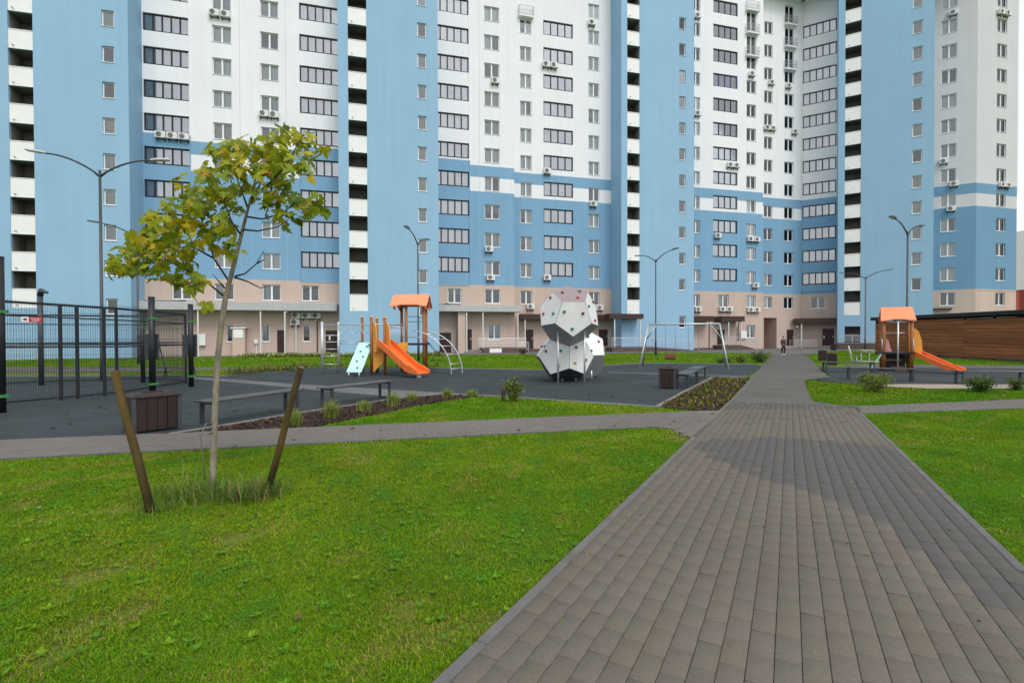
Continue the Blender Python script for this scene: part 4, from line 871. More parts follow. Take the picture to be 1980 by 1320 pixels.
place(bn, [(bz(-6.06, 8.52), R_(52), 'large brown slatted trash bin with sloped lid beside the left stake')], [])
bn2 = make_bin(.46, .46, .66)
place(bn2, [(bz(4.98, 16.1), R_(60), 'brown slatted trash bin at the end of the benches by the wedge bed'),
            (bz(17.6, 27.9), R_(60), 'nearer of the two brown trash bins on the right of the far path'),
            (bz(20.15, 32.9), R_(60), 'farther, reddish of the two brown trash bins right of the far path'),
            (bz(33.6, 53.0), R_(60), 'small dark bin before the entrance of the right wing')])

# ================================================================== SPORTS CAGE AND POSTS
def fence_run(a, b, n, label, gate=None, H=2.45):
    ax, ay = a; bx_, by_ = b; mx, my = (ax + bx_) / 2, (ay + by_) / 2; t = thing('mesh_fence', (mx, my, gz(my)), label, 'fence', 'sports cage fences'); L = math.hypot(bx_ - ax, by_ - ay); dx, dy = (bx_ - ax) / L, (by_ - ay) / L
    def P(u, z): return (ax + dx * u, ay + dy * u, gz(ay + dy * u) + z)
    us = [L * i / n for i in range(n + 1)]
    if gate: us = sorted(set(us + list(gate)))
    for u in us: mb = MB(); w = .05 if not (gate and u in gate) else .06; mb.bar(P(u, -.02), P(u, H), w, w, up=(dx, dy, 0)); mb.build('post', FENCE_M, t)
    for z, w in ((H + .03, .06), (2.15, .035), (1.47, .035), (1.38, .04), (.06, .045)): mb = MB(); mb.bar(P(0, z), P(L, z), w, w); mb.build('rail', FENCE_M, t)
    for i in range(len(us) - 1):
        mb = MB(); u0, u1 = us[i] + .05, us[i + 1] - .05; k = max(2, int((u1 - u0) / .055))
        for j in range(k + 1):
            u = u0 + (u1 - u0) * j / k; mb.bar(P(u, .08), P(u, H + .14 if not gate else H + .10), .0042)
        for z in (.3, .5, .52, 1.0, 1.02, 1.55, 1.6, 1.95, 2.3): mb.bar(P(u0, z), P(u1, z), .005)
        mb.build('mesh_panel', FENCE_M, t)
    return t
fence_run((-12.95, 9.7), (-11.40, 14.6), 1, 'near side of the dark mesh sports cage with its gate', gate=(3.74, 4.13, 4.81))
fence_run((-11.40, 14.62), (-11.85, 18.4), 1, 'right side of the mesh sports cage behind the black posts')
fence_run((-11.88, 18.46), (-14.2, 19.95), 1, 'short angled mesh panel at the far corner of the sports cage')
fence_run((-14.25, 20.0), (-18.1, 18.05), 1, 'far side of the mesh sports cage before the blue tower'); fence_run((-18.16, 18.02), (-24.5, 14.9), 3, 'far left side of the mesh sports cage at the frame edge')
def post(x, y, h, label, bands_, w=.16, panel=None):
    z = gz(y); t = thing('workout_post', (x, y, z), label, 'post', 'black workout posts'); mb = MB(); mb.tube([(x, y, z - .05), (x, y, z + h)], w / 2, 14); mb.build('pole', BLACK_M, t, True); mb = MB(); mb.tube([(x, y, z + h), (x, y, z + h + .02)], w / 2 + .004, 14); mb.build('cap', BLACK_M, t)
    for b in bands_: mb = MB(); mb.tube([(x, y, z + b - .03), (x, y, z + b + .03)], w / 2 + .012, 14); mb.box(x + w / 2, x + w / 2 + .09, y - .03, y + .03, z + b - .035, z + b + .035); mb.build('clamp', GREEN_B, t)
    if panel: mb = MB(); mb.box(x - panel[0], x + panel[1], y + .1, y + .14, z + 1.0, z + 1.75); mb.build('panel', DARK_M, t, bevel=.01)
    return t
post(-10.94, 10.81, 3.3, 'thick black post with green clamps cut by the left picture edge', (2.15, .35), .2)
post(-10.43, 14.68, 2.8, 'black post with two green clamps directly behind the left trash bin', (2.2, .3), .17, (.3, .12)); post(-10.82, 17.07, 2.75, 'black post with green clamps at the right end of the cage', (2.18, .35), .16, (.36, .14))
post(-13.63, 18.7, 2.6, 'black post with a green clamp inside the cage', (2.0,), .15, (.3, .3))
t = thing('camera_mast', (-16.56, 17.81, 0), 'dark round mast with a camera head seen through the left fence', 'mast')
mb = MB(); mb.tube([(-16.56, 17.81, -.05), (-16.56, 17.81, 3.15)], .08, 14); mb.build('mast', DARK_M, t, True); mb = MB(); mb.tube([(-16.56, 17.81, 3.15), (-16.5, 17.79, 3.32), (-16.2, 17.7, 3.24)], [.095, .09, .04], 12); mb.build('camera_head', DARK_M, t, True)
fx, fy = -12.02, 12.66; t = thing('fence_sign', (fx, fy, 2.1), 'small red and white warning sign on the cage fence', 'sign')
d = Vector((.302, .953, 0)); n = Vector((.953, -.302, 0)); c = Vector((fx, fy, 2.13)) + n * .03
mb = MB(); mb.obox(c - d * .13, d * .075, n * .004, (0, 0, .065)); mb.build('white_panel', SIGN_W, t); mb = MB(); mb.obox(c + d * .085, d * .14, n * .004, (0, 0, .065)); mb.build('red_panel', SIGN_R, t)
mb = MB(); mb.obox(c - d * .13 + n * .006, d * .035, n * .002, (0, 0, .022)); mb.build('camera_symbol', SIGN_K, t)
for k in range(3): mb = MB(); mb.obox(c + d * .085 + n * .006 + Vector((0, 0, .032 - .032 * k)), d * (.11 - .02 * k), n * .002, (0, 0, .005)); mb.build('text_line', SIGN_W, t)
t = thing('workout_bench', (-13.9, 21.0, 0), 'low wooden workout bench with slanted bars behind the cage', 'bench')
mb = MB(); mb.box(-14.6, -13.2, 20.85, 21.15, .40, .45); mb.build('seat_board', SEAT_W, t, bevel=.01)
for x in (-14.45, -13.35): mb = MB(); mb.bar((x, 21, 0), (x + .1, 21, .4), .05); mb.build('leg', DARK_M, t)
for x in (-14.5, -13.3): mb = MB(); mb.tube([(x + .15, 21.1, 0), (x - .25, 21.1, 1.55)], .03, 8); mb.build('slanted_bar', DARK_M, t)

# ================================================================== PLAY STRUCTURE WITH SLIDE
t = thing('play_structure', (-5.5, 22.8, 0), 'large playground structure with orange slide, roofed tower and arched ladder', 'play structure')
def tb(name, pts, r, m, n=10): mb = MB(); mb.tube(pts, r, n); return mb.build(name, m, t, True)
for x, y, h in ((-6.10, 22.0, 2.47), (-5.52, 22.0, 2.45), (-6.85, 23.2, 2.5), (-6.2, 23.3, 2.45)):
    tb('post', [(x, y, -.05), (x, y, h)], .065, WOODP, 12); tb('post_cap', [(x, y, h), (x, y, h + .06), (x, y, h + .075)], [.075, .07, .03], YEL, 12)
for x, y in ((-5.2, 23.9), (-4.05, 23.9), (-4.75, 22.75), (-3.95, 22.75)): tb('post', [(x, y, -.05), (x, y, 3.0)], .07, WOODP, 12)
mb = MB(); mb.box(-5.3, -3.88, 22.68, 24.0, 1.27, 1.35); mb.build('platform', BLACK_M, t); mb = MB(); mb.box(-6.25, -5.4, 22.05, 23.3, 1.25, 1.33); mb.build('platform', BLACK_M, t); mb = MB(); mb.box(-5.75, -5.0, 22.5, 23.6, 1.3, 1.36); mb.build('bridge', BLACK_M, t)
# gabled roof, ridge along x
RX0, RX1, RYC, RYH = -5.42, -3.78, 23.3, .82
for s in (-1, 1):
    prof = [(RX0, 0), (RX1, 0)]; mb = MB()
    a = [(RX0, RYC, 3.52), (RX1, RYC, 3.56), (RX1, RYC + s * RYH, 2.98), (RX1 - .25, RYC + s * RYH, 3.0), (RX1 - .45, RYC + s * (RYH - .06), 3.06), (RX0 + .45, RYC + s * (RYH - .06), 3.06), (RX0 + .25, RYC + s * RYH, 3.0), (RX0, RYC + s * RYH, 2.98)]
    mb.extrude(a, (0, 0, .05)); mb.build('roof_panel', ORANGE_L, t)
for x in (RX0 + .12, RX1 - .12):
    mb = MB(); arc = [(x, RYC + .42 * math.cos(a), 2.86 + .42 * math.sin(a)) for a in np.linspace(0, math.pi, 11)]
    mb.extrude([(x, RYC - RYH + .05, 2.9), (x, RYC, 3.5), (x, RYC + RYH - .05, 2.9)] + [(p[0], p[1], p[2]) for p in arc], (.05, 0, 0)); mb.build('gable_board', ORANGE_L, t)
# slide
def chute(name, pts, w, side, m, parent, lat):
    """U-shaped slide through centre points; lat is the unit vector across"""
    mb = MB(); vs_ = []; lat = Vector(lat); prof = [(-1, 1), (-1, 0), (1, 0), (1, 1), (.82, 1), (.82, .25), (-.82, .25), (-.82, 1)]
    for p, sc in pts:
        for a, b in prof: vs_.append(tuple(Vector(p) + lat * a * w / 2 + Vector((0, 0, b * side * sc))))
    k = len(prof); fs_ = [(i * k + j, i * k + (j + 1) % k, (i + 1) * k + (j + 1) % k, (i + 1) * k + j) for i in range(len(pts) - 1) for j in range(k)] + [tuple(range(k - 1, -1, -1)), tuple(range((len(pts) - 1) * k, len(pts) * k))]
    mb.add(vs_, fs_); return mb.build(name, m, parent)
sl = []
for f in np.linspace(0, 1, 15):
    x = -5.55 + 1.95 * f; y = 21.95 - 1.45 * f; z = 1.27 - 1.06 * min(1, max(0, (f - .03) / .72)) if f < .75 else .21 - .06 * (f - .75) / .25
    sl.append(((x, y, z), 1 if f < .85 else 1 - .55 * (f - .85) / .15))
lt = Vector((1.95, -1.45, 0)).normalized(); lt = (lt.y, -lt.x, 0)
chute('slide', sl, .74, .29, ORANGE, t, lt)
mb = MB(); mb.box(-3.85, -3.7, 20.45, 20.85, 0, .15); mb.build('slide_foot', GALV, t)
for bx0, s in ((-6.02, 1), (-5.46, 1)):     # fin panels beside the slide start
    fin = [(0, 1.02), (0, 2.28), (.10, 2.28), (.26, 2.10), (.34, 1.75), (.38, 1.25), (.30, 1.0), (.12, .96)]
    mb = MB(); mb.extrude([(bx0 + u * .62, 21.95 - u * .75, z) for u, z in fin], (.03, .025, 0)); mb.build('side_panel', YEL, t)
mb = MB(); mb.extrude([(-6.02, 21.97, .12), (-6.02, 21.97, 1.2), (-5.5, 21.97, 1.2), (-5.5, 21.97, .62)], (0, .025, 0)); mb.build('lower_panel', YEL, t)
mb = MB(); mb.extrude([(-5.0, 22.2, 1.0), (-4.62, 22.5, 1.0), (-4.62, 22.5, 1.4), (-5.0, 22.2, 1.4)], (0, .025, 0)); mb.build('lower_panel', YEL, t)
# climbing board
b0, b1 = Vector((-6.95, 21.25, .16)), Vector((-6.28, 21.1, .16)); t0, t1 = Vector((-6.8, 22.55, 1.38)), Vector((-6.14, 22.4, 1.38))
nb = (b1 - b0).cross(t0 - b0).normalized(); nb = nb if nb.z > 0 else -nb
mb = MB(); mb.extrude([b0, b1, t1, t0], nb * .03); board = mb.build('climbing_board', MINT, t)
for u, v in ((.65, .13), (.42, .35), (.72, .50), (.40, .68), (.70, .85)):
    c = b0.lerp(b1, u).lerp(t0.lerp(t1, u), v) + nb * .031; mb = MB(); mb.tube([c, c + nb * .025], .045, 10); mb.build('grip', HOLD['grey'], t)
for b in (b0.lerp(b1, .15), b0.lerp(b1, .85)): tb('board_foot', [b, (b.x, b.y, -.02)], .03, GALV)
# ladder frame and overhead bars at the left
for x, y in ((-8.52, 22.75), (-7.85, 22.95)): tb('ladder_post', [(x, y, -.05), (x, y, 2.33)], .06, GALV, 12)
for z in (.42, .78, 1.1, 1.42, 1.72, 2.2): tb('rung', [(-8.52, 22.75, z), (-7.85, 22.95, z)], .02, GALV)
tb('overhead_bar', [(-8.52, 22.75, 2.2), (-4.75, 22.8, 2.2)], .022, GALV); tb('overhead_bar', [(-7.85, 22.95, 2.2), (-5.2, 23.9, 2.2)], .022, GALV)
for x in (-7.6, -7.1, -6.6): tb('ring_loop', [(x + .22 * math.cos(a), 22.85, 2.18 - .4 * math.sin(a)) for a in np.linspace(0, math.pi, 9)], .014, GALV)
for z in (1.45, 1.34): tb('hand_rail', [(-7.8, 22.95, z), (-7.3, 22.75, z + .02), (-6.85, 23.15, z - .03)], .018, GALV)
for x in np.linspace(-5.45, -4.85, 8): tb('baluster', [(x, 22.5, 1.36), (x, 22.5, 2.05)], .009, GALV, 6)
tb('hand_rail', [(-5.5, 22.5, 2.06), (-4.8, 22.5, 2.06)], .02, GALV); tb('hand_rail', [(-5.2, 23.9, 1.62), (-4.05, 23.9, 1.62)], .02, GALV)
for z in (2.55, 2.32): tb('hand_rail', [(-4.75, 22.75, z), (-3.95, 22.75, z)], .014, DARK_M)
# arched ladder to the right
arc = lambda dy: [(-4.55 + 1.9 * math.sin(a) * 1.0 + .0, 22.35 + dy - .25 * math.sin(a), 1.95 * math.cos(a) * .98 + .02) for a in np.linspace(0.08, math.pi / 2, 14)]
A_, B_ = arc(0), [(p[0] + .42, p[1] + .62, p[2]) for p in arc(0)]
tb('arch_rail', A_ + [(A_[-1][0], A_[-1][1], -.03)], .024, GALV); tb('arch_rail', B_ + [(B_[-1][0], B_[-1][1], -.03)], .024, GALV)
for i in (3, 5, 7, 9, 11, 12): tb('rung', [A_[i], B_[i]], .018, GALV)
for i, (x, z) in enumerate(((-3.6, .15), (-3.55, .55), (-3.45, .95))): mb = MB(); mb.box(x - .12, x + .18, 23.2, 23.5, z, z + .03); mb.build('net_step', BLACK_M, t)
tb('net_rope', [(-3.9, 23.3, 1.4), (-3.5, 23.35, .9), (-3.75, 23.35, .5)], .012, BLACK_M); tb('net_rope', [(-3.9, 23.5, 1.4), (-3.2, 23.5, .7), (-3.6, 23.5, .3)], .012, BLACK_M)

# ================================================================== CLIMBING POLYHEDRA
phi = (1 + 5 ** .5) / 2
def dodeca_faces():
    V = [Vector((a, b, c)) for a in (-1, 1) for b in (-1, 1) for c in (-1, 1)] + [Vector(v) for a in (-1, 1) for b in (-1, 1) for v in ((0, a / phi, b * phi), (a / phi, b * phi, 0), (a * phi, 0, b / phi))]
    N = [Vector(v) for a in (-1, 1) for b in (-1, 1) for v in ((0, a * phi, b), (a * phi, b, 0), (a, 0, b * phi))]; F = []
    for n in N:
        n = n.normalized(); f = sorted(V, key=lambda v: -v.dot(n))[:5]; c = sum(f, Vector()) / 5; x = (f[0] - c).normalized(); y = n.cross(x)
        F.append(sorted(f, key=lambda v: math.atan2((v - c).dot(y), (v - c).dot(x))))
    return F
a_ = .775; sc_ = a_ / (2 / phi)
# canonical solid has edges parallel to the axes at (+-1/phi along one axis): turn it so that an upright edge faces the camera
BF = []
for f in dodeca_faces():
    g = []
    for v in f:
        w = v * sc_; g.append(Vector((w.z, w.y, w.x)) if False else w)
    BF.append(g)
def edge_dirs(F):
    for f in F:
        for i in range(5):
            m = (f[i] + f[(i + 1) % 5]) / 2; yield m.normalized(), (f[i] - f[(i + 1) % 5]).normalized()
M_ = None
for m, e in edge_dirs(BF):
    if abs(abs(e.z) - 1) < .01: M_ = Vector((m.x, m.y, 0)); break
rq = Matrix.Rotation(math.atan2(-1, 0) - math.atan2(M_.y, M_.x) + R_(4), 3, 'Z')
cL = Vector((1.97, 19.0, .91)); yaw = R_(4)
low = [[rq @ v + cL for v in f] for f in BF]
def cen(F): return sum((v for f in F for v in f), Vector()) / sum(len(f) for f in F)
def nrm(f, c): m = sum(f, Vector()) / 5; return (m - c).normalized(), m
def reflect(F, n, p): return [[v - n * 2 * (v - p).dot(n) for v in f] for f in F]
cand = [(nrm(f, cL), f) for f in low]
(nu, pu), fu = max(cand, key=lambda k: k[0][0].z * 1.0 - k[0][0].y * .9 - abs(k[0][0].x)); up_ = reflect(low, nu, pu)
(nr_, pr_), fr_ = max(cand, key=lambda k: k[0][0].x * 1.0 + k[0][0].y * .75 - abs(k[0][0].z - .0) * .15); rig = reflect(low, nr_, pr_)
t = thing('climbing_polyhedra', (2.08, 19.0, 0), 'three stacked white climbing dodecahedra with coloured grips on thin poles', 'climbing frame')
hold_cols = ['red', 'yellow', 'green', 'grey', 'maroon', 'blue', 'grey']
hm = {}
def hold_mesh(k):
    if k not in hm:
        mb = MB(); mb.tube([(0, 0, -.01), (0, 0, .02), (0, 0, .045), (0, 0, .06)], [.05, .055, .045, .015], 9); hm[k] = me_of(mb, 'hold', HOLD[k])
    return hm[k]
hr = random.Random(4)
for si, F in enumerate((low, up_, rig)):
    c = cen(F)
    for f in F:
        n, m = nrm(f, c)
        if (si == 0 and (f is fu or f is fr_)) or (si > 0 and (m - (pu if si == 1 else pr_)).length < .02): continue
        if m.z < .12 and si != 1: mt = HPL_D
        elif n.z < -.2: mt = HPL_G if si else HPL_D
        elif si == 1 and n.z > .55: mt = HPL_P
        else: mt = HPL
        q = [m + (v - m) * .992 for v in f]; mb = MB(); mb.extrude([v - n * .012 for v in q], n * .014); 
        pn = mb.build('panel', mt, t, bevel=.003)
        mb = None
        if n.z > -.35 and m.z > .3:
            x = (f[0] - m).normalized(); y = n.cross(x); k = 3 if n.y < .3 else 2; a0 = hr.uniform(0, 6.28)
            for i in range(k):
                a = a0 + i * 6.283 / k + hr.uniform(-.3, .3); rr = hr.uniform(.25, .42) * a_ * 1.4; p = m + (x * math.cos(a) + y * math.sin(a)) * rr
                o = inst('hold', hold_mesh(hr.choice(hold_cols)), t, p + n * .004 - Vector(LOC[t.name])); o.rotation_euler = n.to_track_quat('Z', 'Y').to_euler()
    mb = MB(); seen = set()
    for f in F:
        for i in range(5):
            p, q = f[i], f[(i + 1) % 5]; k = tuple(sorted((tuple(round(v, 2) for v in p), tuple(round(v, 2) for v in q))))
            if k in seen: continue
            seen.add(k); mb.tube([p * .995 + c * .005, q * .995 + c * .005], .012, 5)
    mb.build('edge_frame', HPL_G, t)
for x in (1.60, 2.52): mb = MB(); mb.tube([(x, 17.6, -.03), (x, 17.6, 1.86)], .035, 12); mb.build('pole', GALV, t, True)
for x, y in ((1.85, 18.7), (2.35, 18.7), (3.0, 19.2)): mb = MB(); mb.tube([(x, y, -.02), (x, y, .35)], .04, 10); mb.build('foot', GALV, t, True)
mb = MB(); mb.tube([(2.08, 19.2, -.004), (2.08, 19.2, .004)], 1.15, 40); mb.build('ground_ring', RUBBER2, t)

# ================================================================== SWING
t = thing('swing_set', (8.9, 26.4, 0), 'galvanised swing set with one red cradle seat and one flat seat', 'swing')
PL_, PR_ = Vector((7.25, 26.95, 2.25)), Vector((10.55, 25.75, 2.25)); ax_ = (PR_ - PL_).normalized(); la = Vector((-ax_.y, ax_.x, 0))
tb('top_beam', [PL_, PR_], .045, GALV)
for P, s in ((PL_, -1), (PR_, 1)):
    for k in (-1, 1): tb('leg', [P, P + ax_ * s * .38 + la * k * .75 - Vector((0, 0, 2.29))], .04, GALV)
    tb('brace', [P - ax_ * s * .02 + la * .27 - Vector((0, 0, .8)) + ax_ * s * .13, P - ax_ * s * .45], .02, GALV); tb('brace', [P + la * -.27 - Vector((0, 0, .8)) + ax_ * s * .13, P - ax_ * s * .45], .02, GALV)
for u, nm in ((.32, 'cradle'), (.64, 'flat')):
    c = PL_.lerp(PR_, u)
    for k in (-1, 1): tb('chain', [c + ax_ * k * .24, c + ax_ * k * .24 - Vector((0, 0, 1.72))], .009, ROPE, 6)
    c = c - Vector((0, 0, 1.75)); mb = MB()
    if nm == 'flat': mb.obox(c, ax_ * .24, la * .11, (0, 0, .02)); mb.build('flat_seat', SEAT_W, t, bevel=.01)
    else:
        mb.obox(c - Vector((0, 0, .06)), ax_ * .25, la * .2, (0, 0, .025)); mb.build('cradle_seat', BLACK_M, t, bevel=.01)
        for k in (-1, 1): mb = MB(); mb.obox(c + la * .2 * k + Vector((0, 0, .09)), ax_ * .27, la * .02, (0, 0, .11)); mb.build('cradle_side', SEAT_W, t, bevel=.01)
        for k in (-1, 1): mb = MB(); mb.obox(c + ax_ * .25 * k + Vector((0, 0, .09)), ax_ * .02, la * .18, (0, 0, .1)); mb.build('cradle_side', SIGN_R, t, bevel=.01)
        mb = MB(); mb.obox(c - la * .225 + Vector((0, 0, .09)), ax_ * .04, la * .01, (0, 0, .09)); mb.build('cradle_strap', SIGN_R, t)

# ================================================================== SMALL PLAY HOUSE (right)
hx, hy = 17.9, 23.6
t = thing('play_house', (hx, hy, 0), 'small play house with orange roof and long orange slide before the timber pavilion', 'play house')
for dx_, dy_ in ((-.52, -.5), (.5, -.5), (-.52, .5), (.5, .5)): tb('post', [(hx + dx_, hy + dy_, -.05), (hx + dx_, hy + dy_, 2.35)], .075, WOODP, 12)
for s in (-1, 1):
    mb = MB(); mb.extrude([(hx - .60, hy, 2.90), (hx + .58, hy, 2.90), (hx + .65, hy + s * .66, 2.28), (hx + .42, hy + s * .66, 2.30), (hx + .18, hy + s * .63, 2.35), (hx - .18, hy + s * .63, 2.35), (hx - .42, hy + s * .66, 2.30), (hx - .65, hy + s * .66, 2.28)], (0, 0, .05)); mb.build('roof_panel', ORANGE_L, t)
for x in (hx - .58, hx + .50): mb = MB(); mb.extrude([(x, hy - .58, 2.25), (x, hy, 2.86), (x, hy + .58, 2.25), (x, hy + .4, 2.25), (x, hy, 2.5), (x, hy - .4, 2.25)], (.05, 0, 0)); mb.build('gable_board', ORANGE_L, t)
mb = MB(); mb.box(hx - .6, hx + .58, hy - .58, hy + .58, .78, .86); mb.build('platform', BLACK_M, t); mb = MB(); mb.box(hx - .4, hx + .38, hy + .40, hy + .43, .08, .77); mb.build('back_panel', BLACK_M, t)
tb('fire_pole', [(hx - .02, hy - .72, -.03), (hx - .02, hy - .72, 2.25)], .032, GALV); tb('cross_bar', [(hx - .52, hy - .52, 2.25), (hx + .5, hy - .52, 2.25)], .028, GALV); tb('cross_bar', [(hx - .5, hy + .5, 1.75), (hx + .5, hy + .5, 1.75)], .025, GALV)
for x, z, w in ((hx - .2, .5, .3), (hx - .02, .2, .24), (hx + .1, -.0, .22)): mb = MB(); mb.box(x - w, x + w, hy - .76, hy - .66, z, z + .035) if z > 0 else mb.box(x - w, x + w, hy - .9, hy - .78, .03, .065); mb.build('foot_step', SEAT_W, t)
for x in (hx - .62, hx + .52): tb('grab_handle', [(x, hy - .6, .9), (x + .02, hy - .72, 1.0), (x + .02, hy - .72, 1.4), (x, hy - .6, 1.5)], .018, GALV)
fin = [(0, .78), (0, 1.95), (.14, 1.95), (.26, 1.8), (.36, 1.45), (.40, .95), (.34, .76)]
for k in (-.36, .36): mb = MB(); mb.extrude([(hx + .5 + u, hy - .1 + k, z) for u, z in fin], (0, .03, 0)); mb.build('side_panel', YEL, t)
mb = MB(); mb.extrude([(hx - .5, hy - .3, .9), (hx - .2, hy - .3, .88), (hx - .28, hy - .3, 1.2), (hx - .34, hy - .3, 1.45), (hx - .46, hy - .3, 1.5)], (0, .03, 0)); mb.build('side_panel', PINKP, t)
sl = []
for f in np.linspace(0, 1, 13):
    x = hx + .62 + 1.45 * f; y = hy - .15 - 1.25 * f; z = .80 - .66 * min(1, f / .78) if f < .78 else .14 - .03 * (f - .78) / .22
    sl.append(((x, y, z), 1 if f < .85 else 1 - .5 * (f - .85) / .15))
lt = Vector((1.45, -1.25, 0)).normalized(); chute('slide', sl, .55, .22, ORANGE, t, (lt.y, -lt.x, 0))
mb = MB(); mb.extrude([(hx - .56, hy - .4, .80), (hx - .56, hy + .2, .80), (hx - 1.05, hy - .1, .02), (hx - 1.05, hy - .7, .02)], (.03, 0, .02)); mb.build('climbing_board', MINT, t)

t.rotation_euler = (0, 0, R_(-31))
# outdoor table and seat in galvanised tube, left of the play house
t = thing('outdoor_table', (21.75, 31.2, 0), 'thin galvanised table on the lawn left of the play house', 'table')
mb = MB(); mb.box(21.35, 22.15, 30.9, 31.5, .70, .73); mb.build('table_top', GALV, t)
for x in (21.5, 22.0): tb('leg', [(x, 31.2, -.02), (x, 31.2, .70)], .03, GALV)
mb = MB(); mb.box(21.2, 22.3, 30.6, 30.75, .0, .05); mb.box(21.2, 22.3, 30.752, 31.6, .0, .03); mb.build('base_frame', GALV, t)
t = thing('outdoor_chair', (20.55, 30.7, 0), 'pale metal chair with raised back on the lawn beside the thin table', 'chair')
tb('back_frame', [(20.45, 30.5, -.02), (20.4, 30.5, .5), (20.25, 30.5, 1.0)], .035, STEEL_W); mb = MB(); mb.box(20.35, 20.9, 30.45, 30.9, .42, .46); mb.build('seat', SEAT_W, t); tb('leg', [(20.85, 30.65, -.02), (20.85, 30.65, .42)], .03, STEEL_W)

# ================================================================== TIMBER PAVILION
P0, P1 = Vector((30.75, 26.0, 0)), Vector((31.3, 43.6, 0)); dv = (P1 - P0); LP = dv.length; dv.normalize(); nv = Vector((-dv.y, dv.x, 0))
t = thing('timber_pavilion', tuple((P0 + P1) / 2), 'long slatted brown timber pavilion wall with black flat roof on the right', 'pavilion')
nb_ = 8
for i in range(nb_ + 1): c = P0 + dv * LP * i / nb_; mb = MB(); mb.bar(c - nv * .06 + Vector((0, 0, -.05)), c - nv * .06 + Vector((0, 0, 2.95)), .12, .12, up=tuple(dv)); mb.build('post', ROOF_D, t)
prr = random.Random(3)
for r in range(24):
    z = .16 + r * .111
    for i in range(nb_ // 2):
        if r == 23 and i in (1, 3): continue
        a = P0 + dv * (LP * i * 2 / nb_ + .01); b = P0 + dv * (LP * (i * 2 + 2) / nb_ - .01); mb = MB(); c = (a + b) / 2 + nv * .03; mb.obox(c + Vector((0, 0, z)), dv * ((b - a).length / 2), nv * .012, (0, 0, .038 + prr.uniform(-.003, .003))); mb.build('slat', prr.choice(TIMBERS), t)
mb = MB(); mb.obox((P0 + P1) / 2 - nv * 1.7 + Vector((0, 0, 3.0)), dv * (LP / 2 + .35), nv * 1.95, (0, 0, .14)); mb.build('roof', ROOF_D, t, bevel=.02)
mb = MB(); mb.obox((P0 + P1) / 2 - nv * 3.4 + Vector((0, 0, 1.4)), dv * (LP / 2), nv * .05, (0, 0, 1.44)); mb.build('back_wall', ROOF_D, t)
mb = MB(); mb.obox(P1 - nv * 1.7 + dv * .03 + Vector((0, 0, 1.4)), dv * .02, nv * 1.7, (0, 0, 1.42)); mb.build('end_wall', TIMBER, t); mb = MB(); mb.obox((P0 + P1) / 2 - nv * 1.7 + Vector((0, 0, .03)), dv * (LP / 2), nv * 1.65, (0, 0, .04)); mb.build('floor_slab', CONC, t)

# ================================================================== MAPLE WITH STAKES
TX, TY = -2.94, 4.95; TZ = gz(TY)
t = thing('maple_tree', (TX, TY, TZ - .03), 'young maple with yellowing leaves and slender pale trunk on the lawn', 'tree')
def at(px, py, dy=0.0):                                  # a point of the crown from its place in the picture, dy metres behind the trunk
    Y = TY + dy; return (( _ex.x * (px - 990) / 980) * Y / 1.0, Y, 1.70 + (650.3 - py) / 980 * Y)
trunk = [(TX, TY, TZ - .06), (TX + .005, TY, TZ + .15), at(414, 800), at(420, 700), at(428, 630), at(438, 570), at(452, 520), at(470, 450), at(482, 405), at(490, 380), at(497, 345, .02), at(502, 300, .05)]
mb = MB(); mb.tube(trunk, [.038, .031, .028, .027, .026, .0235, .020, .016, .012, .009, .007, .004], 12); mb.build('trunk', BARK, t, True)
BR = [[at(436, 575), at(400, 545, -.1), at(350, 515, -.2), at(300, 490, -.3), at(250, 495, -.35)], [at(444, 545), at(415, 500, .15), at(402, 450, .25), at(385, 410, .3), at(350, 390, .35)], [at(468, 455), at(450, 430, -.15), at(432, 380, -.25), at(415, 340, -.3)],
      [at(482, 405), at(470, 370, .2), at(455, 330, .3), at(440, 300, .3)], [at(488, 385), at(520, 360, -.1), at(555, 325, -.2), at(580, 280, -.25), at(590, 262, -.25)], [at(478, 420), at(510, 425, .15), at(545, 415, .25), at(575, 395, .3), at(610, 395, .35)], [at(486, 395), at(510, 350, .3), at(520, 310, .4), at(515, 280, .4)],
      [at(400, 548, -.1), at(365, 555, -.2), at(385, 590, -.2)], [at(472, 445), at(500, 448, -.2), at(540, 440, -.3), at(572, 415, -.3)], [at(415, 500, .15), at(360, 470, .3), at(310, 440, .35)],
      [at(455, 535), at(475, 530, .05), at(498, 510, .05), at(512, 485, .05)], [at(455, 537), at(480, 545, -.05), at(505, 558, -.08), at(524, 552, -.1)], [at(498, 510, .05), at(514, 502, .1)], [at(438, 560), at(425, 545), at(412, 530)]]
for b in BR:
    mb = MB(); k = len(b); mb.tube(b, [.010 - .0075 * i / (k - 1) for i in range(k)], 7); mb.build('branch', TWIG, t, True)
for z0 in (TZ + .52,):
    mb = MB(); pz = [(TX + .035 * math.cos(a) + .003, TY + .035 * math.sin(a), z0 + .05 * a / 6.28) for a in np.linspace(0, 18.8, 40)]; mb.tube(pz, .006, 5); mb.tube([(TX - .035, TY - .02, z0 + .14), (TX - .075, TY - .06, z0 + .02), (TX - .06, TY - .05, z0 - .2), (TX - .05, TY - .04, z0 - .42)], .006, 5); mb.build('twine', TWINE, t, True)
ML = [(0, -.02), (.10, .03), (.30, -.10), (.33, .02), (.52, .06), (.42, .17), (.56, .33), (.38, .34), (.36, .44), (.20, .36), (.17, .50), (.27, .62), (.14, .64), (0, .90)]
ML = ML + [(-x, y) for x, y in reversed(ML[1:-1])]
